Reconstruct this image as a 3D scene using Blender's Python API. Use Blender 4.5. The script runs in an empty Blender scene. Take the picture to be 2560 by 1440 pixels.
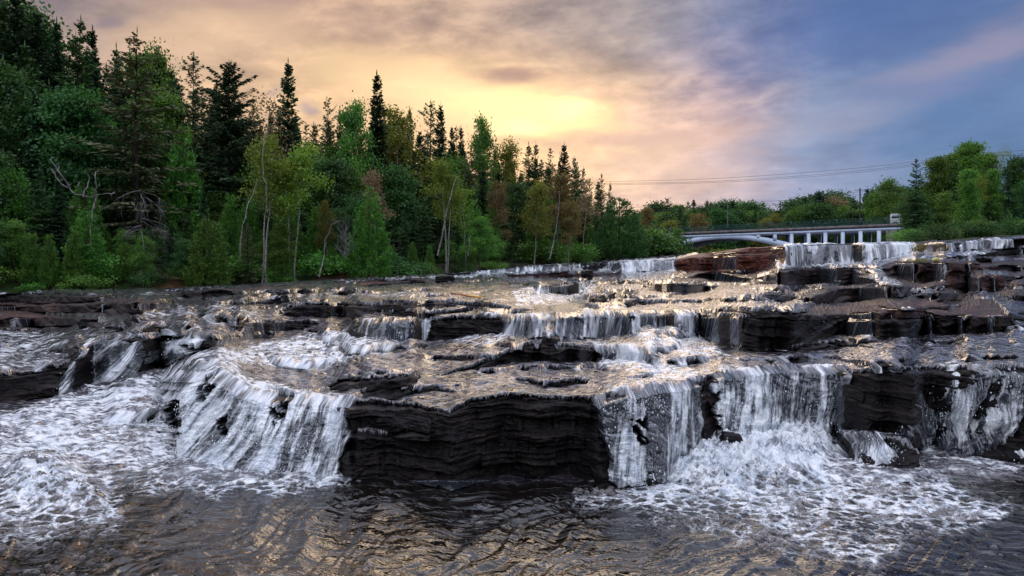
import bpy, math, random
import numpy as np
from mathutils import Vector

# ------------------------------------------------------------------ camera, sky, sun, exposure
F = 1848.0            # focal length in photo pixels (photo 2560 x 1440)
V0 = 700.0            # row of the eye level
EYE = 1.0             # eye height above the lower pool (z = 0)
scene = bpy.context.scene
C = scene.collection
cam_d = bpy.data.cameras.new('camera'); cam = bpy.data.objects.new('camera', cam_d); C.objects.link(cam)
cam_d.sensor_width = 36.0; cam_d.lens = F/2560*36
cam_d.shift_y = -20/2560
cam_d.clip_start = 0.05; cam_d.clip_end = 3000
cam.location = (0, 0, EYE); cam.rotation_euler = (math.radians(90), 0, 0)
scene.camera = cam
scene.view_settings.view_transform = 'Standard'; scene.view_settings.look = 'None'
scene.view_settings.gamma = 1.0; scene.view_settings.use_curve_mapping = False
scene.view_settings.exposure = 0.42
scene.cycles.max_bounces = 6; scene.cycles.diffuse_bounces = 3; scene.cycles.glossy_bounces = 3
scene.cycles.transmission_bounces = 3; scene.cycles.transparent_max_bounces = 6
scene.cycles.caustics_reflective = False; scene.cycles.caustics_refractive = False
scene.cycles.use_denoising = True

SUN_EL = math.atan((700-270)/F); SUN_AZ = math.atan((1390-1280)/F)   # behind the bright cloud

def lin(r, g, b):
    f = lambda c: ((c/255+0.055)/1.055)**2.4 if c/255 > 0.04045 else c/255/12.92
    return (f(r), f(g), f(b), 1.0)

class NT:
    """tiny node-graph helper"""
    def __init__(s, tree): s.t = tree; tree.nodes.clear()
    def n(s, typ, **kw):
        nd = s.t.nodes.new(typ)
        for k, v in kw.items():
            setattr(nd, k, v)
        return nd
    def link(s, a, b): s.t.links.new(a, b)
    def m(s, op, a, b=None, c=None, clamp=False):
        nd = s.n('ShaderNodeMath', operation=op, use_clamp=clamp)
        for i, v in enumerate((a, b, c)):
            if v is None: continue
            if isinstance(v, (int, float)): nd.inputs[i].default_value = v
            else: s.link(v, nd.inputs[i])
        return nd.outputs[0]
    def mix(s, f, a, b, blend='MIX'):
        nd = s.n('ShaderNodeMix', data_type='RGBA', blend_type=blend)
        for k, v in ((0, f), (6, a), (7, b)):
            if isinstance(v, (int, float)): nd.inputs[k].default_value = v
            elif isinstance(v, tuple): nd.inputs[k].default_value = v
            else: s.link(v, nd.inputs[k])
        return nd.outputs[2]
    def mapr(s, v, a, b, c=0.0, d=1.0, smooth=True):
        nd = s.n('ShaderNodeMapRange', interpolation_type='SMOOTHSTEP' if smooth else 'LINEAR')
        s.link(v, nd.inputs[0])
        for i, q in enumerate((a, b, c, d)): nd.inputs[i+1].default_value = q
        return nd.outputs[0]
    def ramp(s, v, stops):
        nd = s.n('ShaderNodeValToRGB'); cr = nd.color_ramp
        while len(cr.elements) < len(stops): cr.elements.new(0.5)
        for e, (p, c) in zip(cr.elements, sorted(stops)): e.position = p; e.color = c
        s.link(v, nd.inputs[0]); return nd.outputs[0]
    def noise(s, vec, scale, detail=4, rough=0.55, dist=0.0, lac=2.0):
        nd = s.n('ShaderNodeTexNoise'); nd.inputs['Scale'].default_value = scale
        nd.inputs['Detail'].default_value = detail; nd.inputs['Roughness'].default_value = rough
        nd.inputs['Distortion'].default_value = dist; nd.inputs['Lacunarity'].default_value = lac
        if vec is not None: s.link(vec, nd.inputs['Vector'])
        return nd
    def xyz(s, x, y, z):
        nd = s.n('ShaderNodeCombineXYZ')
        for i, v in enumerate((x, y, z)):
            if isinstance(v, (int, float)): nd.inputs[i].default_value = v
            else: s.link(v, nd.inputs[i])
        return nd.outputs[0]

def build_sky():
    w = bpy.data.worlds.new('World'); scene.world = w; w.use_nodes = True
    g = NT(w.node_tree)
    out = g.n('ShaderNodeOutputWorld'); bg = g.n('ShaderNodeBackground')
    tc = g.n('ShaderNodeTexCoord'); sep = g.n('ShaderNodeSeparateXYZ'); g.link(tc.outputs['Generated'], sep.inputs[0])
    x, y, z = sep.outputs
    az = g.m('ARCTAN2', x, y)                      # azimuth, 0 = up the river
    el = g.m('ARCSINE', z)
    # cloud-layer coordinates (a flat layer overhead seen in perspective)
    zz = g.m('ADD', g.m('MAXIMUM', z, 0.0), 0.10)
    cp = g.xyz(g.m('DIVIDE', x, zz), g.m('DIVIDE', y, zz), 0.0)
    wob = g.noise(cp, 0.9, 4, 0.6); 
    def U(u): return math.atan((u-1280)/F)
    A0, A1 = -1.0, 1.0
    def pos(u): return (U(u)-A0)/(A1-A0)
    wsep = g.n('ShaderNodeSeparateXYZ'); g.link(wob.outputs['Color'], wsep.inputs[0])
    azw = g.m('ADD', az, g.m('MULTIPLY', g.m('SUBTRACT', wsep.outputs[0], 0.5), 0.22))
    elw = g.m('ADD', el, g.m('MULTIPLY', g.m('SUBTRACT', wsep.outputs[1], 0.5), 0.10))
    t = g.m('DIVIDE', g.m('SUBTRACT', azw, A0), A1-A0, clamp=True)
    low = g.ramp(t, [(0.0, lin(150,130,130)), (pos(300), lin(205,165,140)), (pos(1100), lin(240,192,130)), (pos(1400), lin(236,192,146)),
                     (pos(1700), lin(208,178,166)), (pos(2000), lin(150,154,180)), (pos(2300), lin(106,128,162)), (pos(2560), lin(84,114,150)), (1.0, lin(78,108,150))])
    mid = g.ramp(t, [(0.0, lin(130,118,122)), (pos(300), lin(186,156,134)), (pos(800), lin(216,178,136)), (pos(1250), lin(238,196,144)), (pos(1500), lin(232,190,150)),
                     (pos(1750), lin(192,164,160)), (pos(2050), lin(126,138,166)), (pos(2350), lin(86,114,156)), (pos(2560), lin(88,114,154)), (1.0, lin(90,110,160))])
    hi = g.ramp(t, [(0.0, lin(100,98,110)), (pos(100), lin(128,118,124)), (pos(400), lin(170,145,130)), (pos(800), lin(190,158,132)), (pos(1200), lin(180,152,134)),
                    (pos(1550), lin(146,136,138)), (pos(1800), lin(106,114,146)), (pos(2100), lin(74,98,146)), (pos(2560), lin(78,100,142)), (1.0, lin(66,84,130))])
    E = lambda v: math.atan((700-v)/F)
    c = g.mix(g.mapr(elw, E(520), E(330)), low, mid)
    c = g.mix(g.mapr(elw, E(300), E(60)), c, hi)
    # streaky clouds
    n1 = g.noise(cp, 1.7, 6, 0.62, 0.6).outputs[0]
    st = g.n('ShaderNodeMapping'); g.link(cp, st.inputs[0]); st.inputs['Rotation'].default_value = (0, 0, 0.9); st.inputs['Scale'].default_value = (1.0, 3.0, 1)
    n2 = g.noise(st.outputs[0], 2.2, 6, 0.6, 0.8).outputs[0]
    n3 = g.noise(g.xyz(az, g.m('MULTIPLY', el, 1.9), g.m('MULTIPLY', az, 0.4)), 5.5, 8, 0.60, 0.3).outputs[0]
    n4 = g.noise(g.xyz(g.m('ADD', az, g.m('MULTIPLY', el, 0.9)), g.m('SUBTRACT', g.m('MULTIPLY', el, 2.6), g.m('MULTIPLY', az, 0.5)), 4.0), 13, 7, 0.60, 0.2).outputs[0]
    lum = g.m('ADD', g.m('MULTIPLY', g.m('SUBTRACT', n1, 0.5), 0.35), g.m('MULTIPLY', g.m('SUBTRACT', n2, 0.5), 0.35))
    lum = g.m('ADD', lum, g.m('ADD', g.m('MULTIPLY', g.m('SUBTRACT', n3, 0.5), 1.35), g.m('MULTIPLY', g.m('SUBTRACT', n4, 0.5), 1.5)))
    amp = g.mapr(az, U(1700), U(2250), 1.0, 0.30)
    lum = g.m('MULTIPLY', lum, amp)
    c = g.mix(1.0, c, g.xyz(g.m('ADD', 1.0, lum), g.m('ADD', 1.0, g.m('MULTIPLY', lum, 0.95)), g.m('ADD', 1.0, g.m('MULTIPLY', lum, 0.75))), 'MULTIPLY')
    # soft shapes: (u, v, half width, half height, tilt, colour, strength, noise edge)
    def blob(u, v, ru, rv, tilt, col, k, warp=0.5, blend='MIX'):
        nonlocal c
        a = g.m('SUBTRACT', g.m('ADD', az, g.m('MULTIPLY', g.m('SUBTRACT', wsep.outputs[0], 0.5), 0.16*warp)), U(u))
        b = g.m('SUBTRACT', g.m('ADD', el, g.m('MULTIPLY', g.m('SUBTRACT', wsep.outputs[1], 0.5), 0.09*warp)), E(v))
        ct, s_ = math.cos(tilt), math.sin(tilt)
        p = g.m('DIVIDE', g.m('ADD', g.m('MULTIPLY', a, ct), g.m('MULTIPLY', b, s_)), ru/F)
        q = g.m('DIVIDE', g.m('SUBTRACT', g.m('MULTIPLY', b, ct), g.m('MULTIPLY', a, s_)), rv/F)
        d = g.m('SQRT', g.m('ADD', g.m('MULTIPLY', p, p), g.m('MULTIPLY', q, q)))
        d = g.m('ADD', d, g.m('MULTIPLY', g.m('SUBTRACT', g.m('MULTIPLY', g.m('ADD', n3, n4), 0.5), 0.5), 2.6*warp))
        f = g.m('MULTIPLY', g.mapr(d, 1.25, 0.1), k)
        c = g.mix(f, c, col, blend)
    blob(1200, 320, 560, 170, 0.0, lin(240,196,152), 0.4, 0.6)
    blob(1150, 240, 440, 60, -0.14, lin(250,212,156), 0.6, 0.8)
    blob(1250, 275, 300, 40, -0.10, lin(255,232,168), 0.6, 0.9)
    blob(1360, 280, 210, 48, -0.03, lin(255,240,165), 0.95, 0.9)
    blob(1440, 265, 75, 24, 0.0, lin(255,248,180), 0.9, 1.0)
    blob(1290, 300, 110, 16, -0.05, lin(255,246,180), 0.7, 1.0)
    blob(1285, 196, 120, 26, 0.05, lin(160,128,120), 0.85, 0.6)
    blob(1620, 340, 260, 30, 0.06, lin(190,156,148), 0.55, 0.8)
    blob(860, 70, 300, 60, -0.1, lin(160,130,122), 0.45, 1.0)
    blob(520, 130, 260, 60, 0.2, lin(222,184,146), 0.5, 1.0)
    blob(480, 30, 300, 40, 0.05, lin(170,140,132), 0.5, 1.0)
    blob(275, 122, 32, 12, 0.0, lin(120,110,128), 0.5, 0.9)
    blob(775, 275, 36, 14, 0.0, lin(134,128,150), 0.5, 0.9)
    blob(690, 245, 22, 9, 0.0, lin(150,140,150), 0.4, 0.9)
    blob(2150, 300, 620, 50, 0.33, lin(146,146,168), 0.45, 0.9)
    blob(2500, 190, 240, 60, 0.30, lin(144,134,156), 0.5, 0.9)
    blob(2330, 270, 330, 30, 0.05, lin(96,116,158), 0.6, 0.7)
    blob(2100, 130, 420, 110, 0.25, lin(72,98,150), 0.55, 0.8)
    blob(1650, 420, 240, 110, 0.1, lin(226,190,168), 0.45, 0.8)
    # behind the camera and overhead: evening sky, brightened to light the falls
    sky = g.n('ShaderNodeTexSky', sky_type='NISHITA'); sky.sun_disc = False
    sky.sun_elevation = SUN_EL; sky.sun_rotation = SUN_AZ; sky.air_density = 1.2; sky.dust_density = 1.5
    nish = g.mix(1.0, sky.outputs[0], (0.10, 0.10, 0.10, 1), 'MULTIPLY')
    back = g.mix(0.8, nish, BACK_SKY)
    back = g.mix(g.mapr(z, 0.20, 0.34), (0.035, 0.045, 0.03, 1), back)  # low band darkened for unseen trees, cuts reflections on the rock faces
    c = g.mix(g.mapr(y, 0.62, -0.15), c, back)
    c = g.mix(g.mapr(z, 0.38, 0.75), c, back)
    c = g.mix(g.mapr(z, -0.01, -0.06), c, (0.02, 0.022, 0.02, 1))
    hs = g.n('ShaderNodeHueSaturation'); hs.inputs['Saturation'].default_value = 0.95; g.link(c, hs.inputs['Color']); c = hs.outputs[0]
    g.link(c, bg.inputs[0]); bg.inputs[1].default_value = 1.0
    g.link(bg.outputs[0], out.inputs[0])
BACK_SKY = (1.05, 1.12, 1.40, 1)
build_sky()
sun_d = bpy.data.lights.new('sun', 'SUN'); sun = bpy.data.objects.new('sun', sun_d); C.objects.link(sun)
sun_d.energy = 0.65; sun_d.angle = math.radians(38); sun_d.color = (1.0, 0.76, 0.52)
sun.rotation_euler = Vector((math.sin(SUN_AZ)*math.cos(SUN_EL), math.cos(SUN_AZ)*math.cos(SUN_EL), math.sin(SUN_EL))).to_track_quat('Z', 'Y').to_euler()

# ------------------------------------------------------------------ numpy helpers
def _perm(seed):
    r = np.random.RandomState(seed); return r.permutation(1024).astype(np.int32), r.uniform(0, 2*np.pi, 1024)
_pc = {}
def N2(x, y, seed=0):
    if seed not in _pc: _pc[seed] = _perm(seed)
    P, G = _pc[seed]; gx, gy = np.cos(G).astype(np.float32), np.sin(G).astype(np.float32)
    x = np.asarray(x, np.float32); y = np.asarray(y, np.float32)
    xi = np.floor(x).astype(np.int32); yi = np.floor(y).astype(np.int32)
    fx = x-xi; fy = y-yi
    sx = fx*fx*fx*(fx*(fx*6-15)+10); sy = fy*fy*fy*(fy*(fy*6-15)+10)
    def g(ix, iy, dx, dy):
        h = P[(P[ix & 1023]+iy) & 1023]
        return gx[h]*dx + gy[h]*dy
    a = g(xi, yi, fx, fy); b = g(xi+1, yi, fx-1, fy)
    c = g(xi, yi+1, fx, fy-1); d = g(xi+1, yi+1, fx-1, fy-1)
    return ((a+(b-a)*sx)*(1-sy) + (c+(d-c)*sx)*sy)*1.5
def fbm(x, y, seed=0, o=4, gain=0.5, lac=2.03):
    s = 0; a = 1.0; t = 0
    for i in range(o):
        s = s + a*N2(x*lac**i+17.3*i, y*lac**i+9.1*i, seed+i); t += a; a *= gain
    return s/t*1.3
def ss(a, b, x):
    t = np.clip((x-a)/(b-a), 0, 1); return t*t*(3-2*t)
def lerp(a, b, t): return a+(b-a)*t

def make_mesh(name, V, Fc, mats, attrs=None, smooth=True, mat_idx=None):
    V = np.ascontiguousarray(V, np.float32); Fc = np.ascontiguousarray(Fc, np.int32)
    me = bpy.data.meshes.new(name); k = Fc.shape[1]; nf = Fc.shape[0]
    me.vertices.add(len(V)); me.vertices.foreach_set('co', V.ravel())
    me.loops.add(nf*k); me.loops.foreach_set('vertex_index', Fc.ravel())
    me.polygons.add(nf); me.polygons.foreach_set('loop_start', np.arange(0, nf*k, k, dtype=np.int32))
    me.polygons.foreach_set('loop_total', np.full(nf, k, np.int32))
    if smooth: me.polygons.foreach_set('use_smooth', np.ones(nf, bool))
    for m in (mats if isinstance(mats, (list, tuple)) else [mats]): me.materials.append(m)
    if mat_idx is not None: me.polygons.foreach_set('material_index', np.ascontiguousarray(mat_idx, np.int32))
    for an, av in (attrs or {}).items():
        at = me.attributes.new(an, 'FLOAT', 'POINT'); at.data.foreach_set('value', np.ascontiguousarray(av, np.float32).ravel())
    me.update(calc_edges=True)
    return me
def link(name, me, parent=None, loc=None, **props):
    o = bpy.data.objects.new(name, me); C.objects.link(o)
    if parent: o.parent = parent
    if loc is not None: o.location = loc
    for k, v in props.items(): o[k] = v
    return o
def grid_faces(nr, nc):
    i = np.arange(nr*nc, dtype=np.int32).reshape(nr, nc)
    return np.stack([i[:-1, :-1], i[:-1, 1:], i[1:, 1:], i[1:, :-1]], -1).reshape(-1, 4)
def material(name):
    m = bpy.data.materials.new(name); m.use_nodes = True; g = NT(m.node_tree)
    out = g.n('ShaderNodeOutputMaterial'); return m, g, out
def principled(g, out, col=None, rough=0.6, spec=0.5, **kw):
    p = g.n('ShaderNodeBsdfPrincipled')
    for k, v in (('Base Color', col), ('Roughness', rough), ('Specular IOR Level', spec)):
        if v is None: continue
        if isinstance(v, (int, float, tuple)): p.inputs[k].default_value = v
        else: g.link(v, p.inputs[k])
    if out: g.link(p.outputs[0], out.inputs[0])
    return p
def px(u, v, Y): return Vector(((u-1280)/F*Y, Y, EYE-(v-V0)/F*Y))

# ------------------------------------------------------------------ river bed: profile of the rock steps
END_U = [-2200, -1400, 0, 430, 900, 1100, 1300, 1500, 1700, 1780, 1850, 1950, 2060, 2180, 2290, 2350, 2450, 2560, 3200, 4600]
END_V = [760, 748, 733, 724, 699, 687, 668, 655, 638, 631, 621, 613, 611, 610, 607, 601, 598, 592, 584, 580]
END_Y = [14, 18, 28, 30, 35, 40, 48, 58, 62, 56, 50, 46, 45, 44, 43, 43, 42, 42, 40, 36]
def end_v(u): return np.interp(u, END_U, END_V)
def end_Y(u): return np.interp(u, END_U, END_Y)

# (top edge [(u,v)..], bottom edge [(u,v)..], steepness, water on the face 0..1)
LEDGES = [
 # front ledge of the lower pool
 ([(455,990),(505,955),(549,940),(623,984),(700,1000),(780,1005),(870,1010)], [(430,1150),(528,1158),(633,1181),(760,1178),(870,1185)], 1.3, 0.25),
 ([(1085,1028),(1127,1034),(1180,1008),(1250,995),(1400,998),(1480,1003),(1510,1022)], [(1085,1206),(1130,1226),(1190,1205),(1260,1190),(1340,1200),(1420,1188),(1470,1200),(1510,1218)], 7, 0),
 ([(850,1012),(930,1010),(1040,1022),(1105,1030)], [(850,1092),(900,1070),(960,1078),(1030,1062),(1105,1086)], 5, 0),
 ([(850,1108),(890,1080),(960,1092),(1030,1074),(1105,1090)], [(850,1182),(900,1200),(980,1188),(1050,1204),(1105,1218)], 4, 0),
 ([(2090,1098),(2180,1092),(2290,1124)], [(2090,1150),(2180,1172),(2290,1182)], 1.1, 0.35),
 ([(1490,1004),(1560,985),(1650,975),(1740,960),(1780,955)], [(1490,1210),(1560,1208),(1640,1198),(1740,1160),(1780,1150)], 5, 0.1),
 ([(1765,950),(1800,940),(1850,935),(1960,925),(2080,932),(2110,932)], [(1765,1150),(1900,1130),(2000,1110),(2110,1110)], 3.5, 0.1),
 ([(2090,932),(2190,930),(2290,928),(2430,920),(2560,920),(3200,915),(4600,905)], [(2090,1085),(2200,1085),(2290,1120),(2430,1150),(2560,1165),(4600,1190)], 5, 0),
 # ledge at the left with the thin falls
 ([(-2200,945),(0,940),(60,936),(120,928),(180,905),(215,870),(253,849),(330,848),(420,842),(520,850),(600,846),(650,840)], [(-2200,1010),(0,1015),(60,1000),(140,985),(200,985),(260,955),(340,950),(400,925),(450,905),(520,885),(600,862),(650,845)], 4, 0),
 ([(120,878),(150,872),(200,872)], [(120,890),(150,895),(200,893)], 3, 0),
 ([(-2200,800),(-100,796),(0,793),(60,795),(120,790),(200,796),(260,812)], [(-2200,822),(-100,824),(0,820),(120,814),(200,814),(260,828)], 4, 0),
 ([(-2200,745),(0,738),(120,738),(250,742),(300,744)], [(-2200,765),(0,757),(120,759),(250,754),(300,747)], 4, 0),
 ([(-300,768),(0,765),(250,760),(400,757),(440,762)], [(-300,778),(0,778),(200,781),(300,788),(440,768)], 4, 0),
 ([(430,735),(460,730),(515,732)], [(430,743),(515,743)], 4, 0),
 ([(310,803),(330,800),(360,806)], [(310,816),(360,816)], 4, 0),
 ([(286,824),(300,822),(320,826)], [(286,838),(320,838)], 4, 0),
 ([(320,826),(380,818),(440,812),(490,818)], [(320,842),(490,838)], 2.5, 1),
 ([(500,796),(530,790),(620,796)], [(500,808),(560,818),(620,814)], 3, 1),
 ([(586,815),(610,803),(700,806),(790,810),(806,816)], [(586,828),(640,834),(700,834),(760,828),(806,818)], 6, 0),
 ([(590,826),(630,835),(700,838)], [(590,858),(630,858),(700,842)], 3, 0),
 ([(688,790),(730,770),(760,763),(850,764),(900,765),(950,768)], [(688,796),(850,799),(950,790)], 4, 0.35),
 ([(900,766),(985,764),(1090,757),(1150,763)], [(900,775),(985,778),(1150,772)], 4, 0.1),
 ([(960,782),(1050,782),(1100,785),(1200,775)], [(960,796),(1040,798),(1120,792),(1200,782)], 4, 0),
 ([(1110,758),(1180,765),(1280,776)], [(1110,764),(1180,777),(1280,784)], 5, 0),
 ([(540,768),(620,753),(735,752)], [(540,771),(640,768),(735,764)], 3, 0.2),
 ([(650,736),(720,731),(810,731)], [(650,741),(720,742),(810,740)], 4, 0.3),
 ([(820,732),(860,727),(905,728)], [(820,738),(905,738)], 4, 0),
 # middle ledge
 ([(868,826),(905,812),(1000,803),(1080,797)], [(868,838),(905,850),(1000,862),(1080,850)], 1.6, 1),
 ([(1000,835),(1030,812),(1095,800),(1150,798),(1240,800),(1260,802)], [(1000,860),(1117,857),(1260,843)], 3, 0),
 ([(1250,802),(1290,798),(1370,800)], [(1250,846),(1320,846),(1370,840)], 2.2, 0.9),
 ([(1370,800),(1420,790),(1500,790),(1560,790),(1600,790)], [(1370,838),(1450,842),(1500,846),(1600,846)], 4, 0.75),
 ([(1595,788),(1700,786),(1740,786)], [(1595,826),(1680,828),(1740,842)], 2.2, 0.9),
 ([(1730,790),(1752,792),(1904,795),(2039,807),(2179,801),(2332,795),(2515,786),(2540,800)], [(1730,845),(1752,850),(1843,866),(1960,872),(2100,846),(2180,840),(2332,846),(2540,832)], 6, 0),
 ([(1760,850),(1843,868),(1960,876),(2060,862),(2200,858)], [(1760,858),(1843,884),(1960,888),(2060,880),(2200,862)], 4, 0),
 ([(1776,780),(1850,776),(1960,780),(2040,788),(2190,782),(2280,786)], [(1776,786),(1850,790),(1960,800),(2040,802),(2190,797),(2280,790)], 5, 0),
 ([(2180,778),(2260,776),(2330,786),(2400,782)], [(2180,794),(2260,796),(2330,793),(2400,788)], 5, 0),
 ([(2540,788),(2700,780),(4600,770)], [(2540,800),(2700,812),(4600,800)], 5, 0),
 # slabs between
 ([(1312,850),(1370,843),(1460,846),(1500,852)], [(1312,860),(1380,862),(1500,858)], 3, 0.5),
 ([(1100,948),(1160,927),(1235,902),(1290,874),(1400,873),(1480,874),(1500,880)], [(1100,950),(1160,938),(1240,922),(1290,912),(1400,914),(1500,912)], 5, 0),
 ([(1490,880),(1560,874),(1620,878),(1645,895)], [(1490,910),(1645,915)], 1.6, 0.95),
 ([(818,972),(850,958),(930,948),(1000,946),(1040,938),(1053,948)], [(818,980),(850,978),(930,974),(1053,962)], 4, 0.1),
 ([(900,990),(930,976),(1000,972),(1080,976),(1140,990)], [(900,1002),(1000,1001),(1080,985),(1140,994)], 6, 0),
 ([(1320,962),(1370,958),(1475,960)], [(1320,968),(1400,976),(1475,968)], 5, 0),
 ([(1345,934),(1380,922),(1420,928)], [(1345,937),(1420,932)], 3, 0),
 ([(520,960),(555,938),(560,935)], [(500,1000),(530,975),(560,945)], 4, 0),
 ([(420,1020),(450,990),(490,992)], [(420,1062),(450,1075),(490,1070)], 4, 0),
 ([(270,1050),(330,1040),(400,1035)], [(270,1066),(330,1066),(400,1062)], 2, 0.3),
 # upper right steps
 ([(1415,757),(1480,746),(1530,750)], [(1415,762),(1480,765),(1530,764)], 4, 0.1),
 ([(1495,735),(1560,732),(1600,735)], [(1495,742),(1600,744)], 4, 0),
 ([(1540,760),(1600,757),(1700,760)], [(1540,764),(1600,768),(1700,765)], 4, 0),
 ([(1540,710),(1600,708),(1680,712)], [(1540,716),(1600,718),(1680,718)], 4, 0),
 ([(1600,722),(1660,716),(1740,712),(1800,714)], [(1600,728),(1660,735),(1740,738),(1800,724)], 4, 0.1),
 ([(1700,758),(1800,755),(1880,748)], [(1700,764),(1800,764),(1880,756)], 4, 0),
 ([(1330,722),(1380,716),(1440,712),(1480,700)], [(1330,738),(1400,742),(1450,744),(1480,712)], 1.8, 0.9),
 ([(1990,750),(2030,735),(2070,724),(2180,714),(2275,716)], [(1990,756),(2060,758),(2150,755),(2275,738)], 5, 0),
 ([(1900,742),(1950,738),(2000,742)], [(1900,750),(1950,752),(2000,748)], 4, 0.2),
 ([(2277,734),(2340,730),(2411,735)], [(2277,738),(2340,750),(2411,750)], 6, 0),
 ([(2480,742),(2560,738),(4600,730)], [(2480,746),(2560,762),(4600,755)], 5, 0),
 ([(1733,684),(1790,677),(1850,690),(1890,694)], [(1733,692),(1790,704),(1850,708),(1890,706)], 4, 0.1),
 ([(1890,694),(1930,682),(2000,672),(2060,668),(2140,672),(2160,680)], [(1890,710),(1980,718),(2040,712),(2160,688)], 5, 0),
 ([(2100,702),(2160,690),(2210,700)], [(2100,708),(2160,714),(2210,708)], 4, 0),
 ([(2216,668),(2240,657),(2300,655),(2340,656),(2440,658),(2444,668)], [(2216,682),(2300,712),(2340,702),(2444,688)], 6, 0),
 ([(2344,702),(2400,694),(2480,690),(2530,696)], [(2344,716),(2400,731),(2480,732),(2530,722)], 5, 0),
 ([(2230,686),(2300,700)], [(2230,694),(2300,712)], 5, 0),
 ([(2440,670),(2500,660),(2560,664),(3400,660)], [(2440,674),(2500,672),(2560,674),(3400,672)], 4, 0),
 ([(2440,636),(2500,624),(2560,620),(4600,610)], [(2440,640),(2500,641),(2560,638),(4600,630)], 5, 0),
 ([(2330,644),(2380,638),(2420,636)], [(2330,647),(2380,645),(2420,641)], 5, 0),
 # upper falls and the red rock
 ([(1680,652),(1720,645),(1780,642),(1850,638),(1945,634)], [(1680,676),(1740,676),(1850,674),(1945,668)], 5, 0),
 ([(1760,636),(1850,628),(1950,620)], [(1760,640),(1850,634),(1950,630)], 4, 0),
 ([(1850,622.5),(1950,615)], [(1850,626),(1950,618)], 4, 0),
 ([(1940,620),(2000,616),(2100,613),(2180,613),(2285,611)], [(1940,668),(2000,668),(2100,660),(2180,656),(2285,638)], 2.5, 0.85),
 ([(2285,612),(2350,612),(2420,603),(2500,600),(2560,597)], [(2285,634),(2350,632),(2420,628),(2500,624),(2560,616)], 4, 0.6),
 ([(2540,597),(2700,592),(4600,588)], [(2540,616),(2700,612),(4600,608)], 5, 0.1),
 # far cascade under the left bank
 ([(1075,690),(1130,680),(1200,674),(1300,668.5),(1440,663)], [(1075,696),(1130,694),(1200,688),(1300,682),(1440,680)], 0.8, 0.85),
 ([(1440,663),(1520,660),(1600,664)], [(1440,672),(1520,674),(1600,668)], 3, 0),
 ([(1505,662),(1580,656),(1690,652)], [(1505,681),(1600,683),(1690,677)], 1.2, 0.85),
 ([(1260,690),(1380,684),(1560,686)], [(1260,695),(1380,693),(1560,689)], 4, 0),
 ([(1000,707),(1040,700),(1080,702)], [(1000,710),(1040,712),(1080,710)], 4, 0),
 ([(900,712),(960,708),(1000,711)], [(900,716),(960,717),(1000,716)], 4, 0),
]

NC_MAIN = 1640
uc = np.concatenate([np.linspace(-2100, -220, 150, endpoint=False), np.linspace(-220, 2780, NC_MAIN), np.linspace(2780, 4500, 130)[1:]])
NEARV, STARTV = 3400.0, 1500.0
NR_MAIN = 640
tr = np.linspace(0, 1, NR_MAIN)
vend = end_v(uc)
vmain = STARTV + (vend-STARTV)[None, :]*tr[:, None]
vnear = np.linspace(NEARV, STARTV, 70, endpoint=False)[:, None]*np.ones_like(uc)[None, :]
VV = np.concatenate([vnear, vmain], 0).astype(np.float64)
UU = np.ones_like(VV)*uc[None, :]
TT = np.clip((STARTV-VV)/(STARTV-vend[None, :]), 0, 1)

# lip wobble
wob = (7*fbm(UU/70, VV/60, 5, 4) + 1.6*N2(UU/14, VV/22, 9))*ss(640, 1000, VV) + 1.2*N2(UU/20, VV/25, 8)*ss(600, 700, VV)
face = np.zeros_like(VV); fwet = np.zeros_like(VV); fm = np.zeros_like(VV)
for (top, bot, m, wet) in LEDGES:
    tu, tv = np.array(top, float).T; bu, bv = np.array(bot, float).T
    u0, u1 = max(tu[0], bu[0]), min(tu[-1], bu[-1])
    sel = np.where((uc > u0-2) & (uc < u1+2))[0]
    if len(sel) == 0: continue
    cs = slice(sel[0], sel[-1]+1); us = uc[cs]
    vt = np.interp(us, tu, tv)[None, :]; vb = np.interp(us, bu, bv)[None, :]
    tap = min(12.0, (u1-u0)*0.25)
    e = ss(u0-1, u0+tap, us)*(1 if u1 > 4000 else ss(u1+1, u1-tap, us)); e = e[None, :]
    vb = vt+(vb-vt)*np.sqrt(e)
    Vw = VV[:, cs]; w_ = wob[:, cs]*np.clip((vb-vt)/30, 0.15, 1)
    s = max(0.8, 1.3)
    msk = ss(vt-s+w_, vt+s+w_, Vw)*(1-ss(vb-s+w_*0.5, vb+s+w_*0.5, Vw))*ss(0, 0.15, e)
    upd = msk > face[:, cs]
    f_ = face[:, cs]; f_[upd] = msk[upd]
    a_ = fwet[:, cs]; a_[upd] = wet
    b_ = fm[:, cs]; b_[upd] = m
# many thin random slabs on the treads, thinner with distance
period = np.interp(VV, [600, 640, 700, 760, 850, 950, 1050], [7, 8, 11, 16, 27, 38, 60])
vv_ax = np.linspace(580, 1500, 2000); cc = np.concatenate([[0], np.cumsum(np.diff(vv_ax)/np.interp(vv_ax[1:], [600, 640, 700, 760, 850, 950, 1050], [7, 8, 11, 16, 27, 38, 60]))])
tilt = (vend[None, :]-690)*TT**2.0*0.9
cv = np.interp(VV-tilt, vv_ax, cc)
wv = cv + 0.55*fbm(UU/230, cv*0.35, 21, 4) + 0.03*N2(UU/13, cv*2, 22)
ph = wv-np.floor(wv); idx = np.floor(wv)
act = N2(UU/190+idx*7.7, idx*3.3+0.5, 31)*0.85+0.25*N2(UU/55+idx*5.1, idx*2.1, 32)
dens = ss(1010, 900, VV)*0.9*(1-0.4*ss(0.99, 1.0, TT))
hgt = np.clip(act*1.3+0.16, 0, 0.50)*dens
rnd = ss(0.0, 0.03, hgt)*(1-ss(hgt-0.04, hgt+0.04, ph))*(ph > 0.0)*ss(0.0, 0.08, ph)
rnd = rnd*(1-face)
ridx = rnd > 0.02
rwet = (0.42+1.1*N2(UU/38+idx*3.1, idx*1.7, 41))
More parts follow.
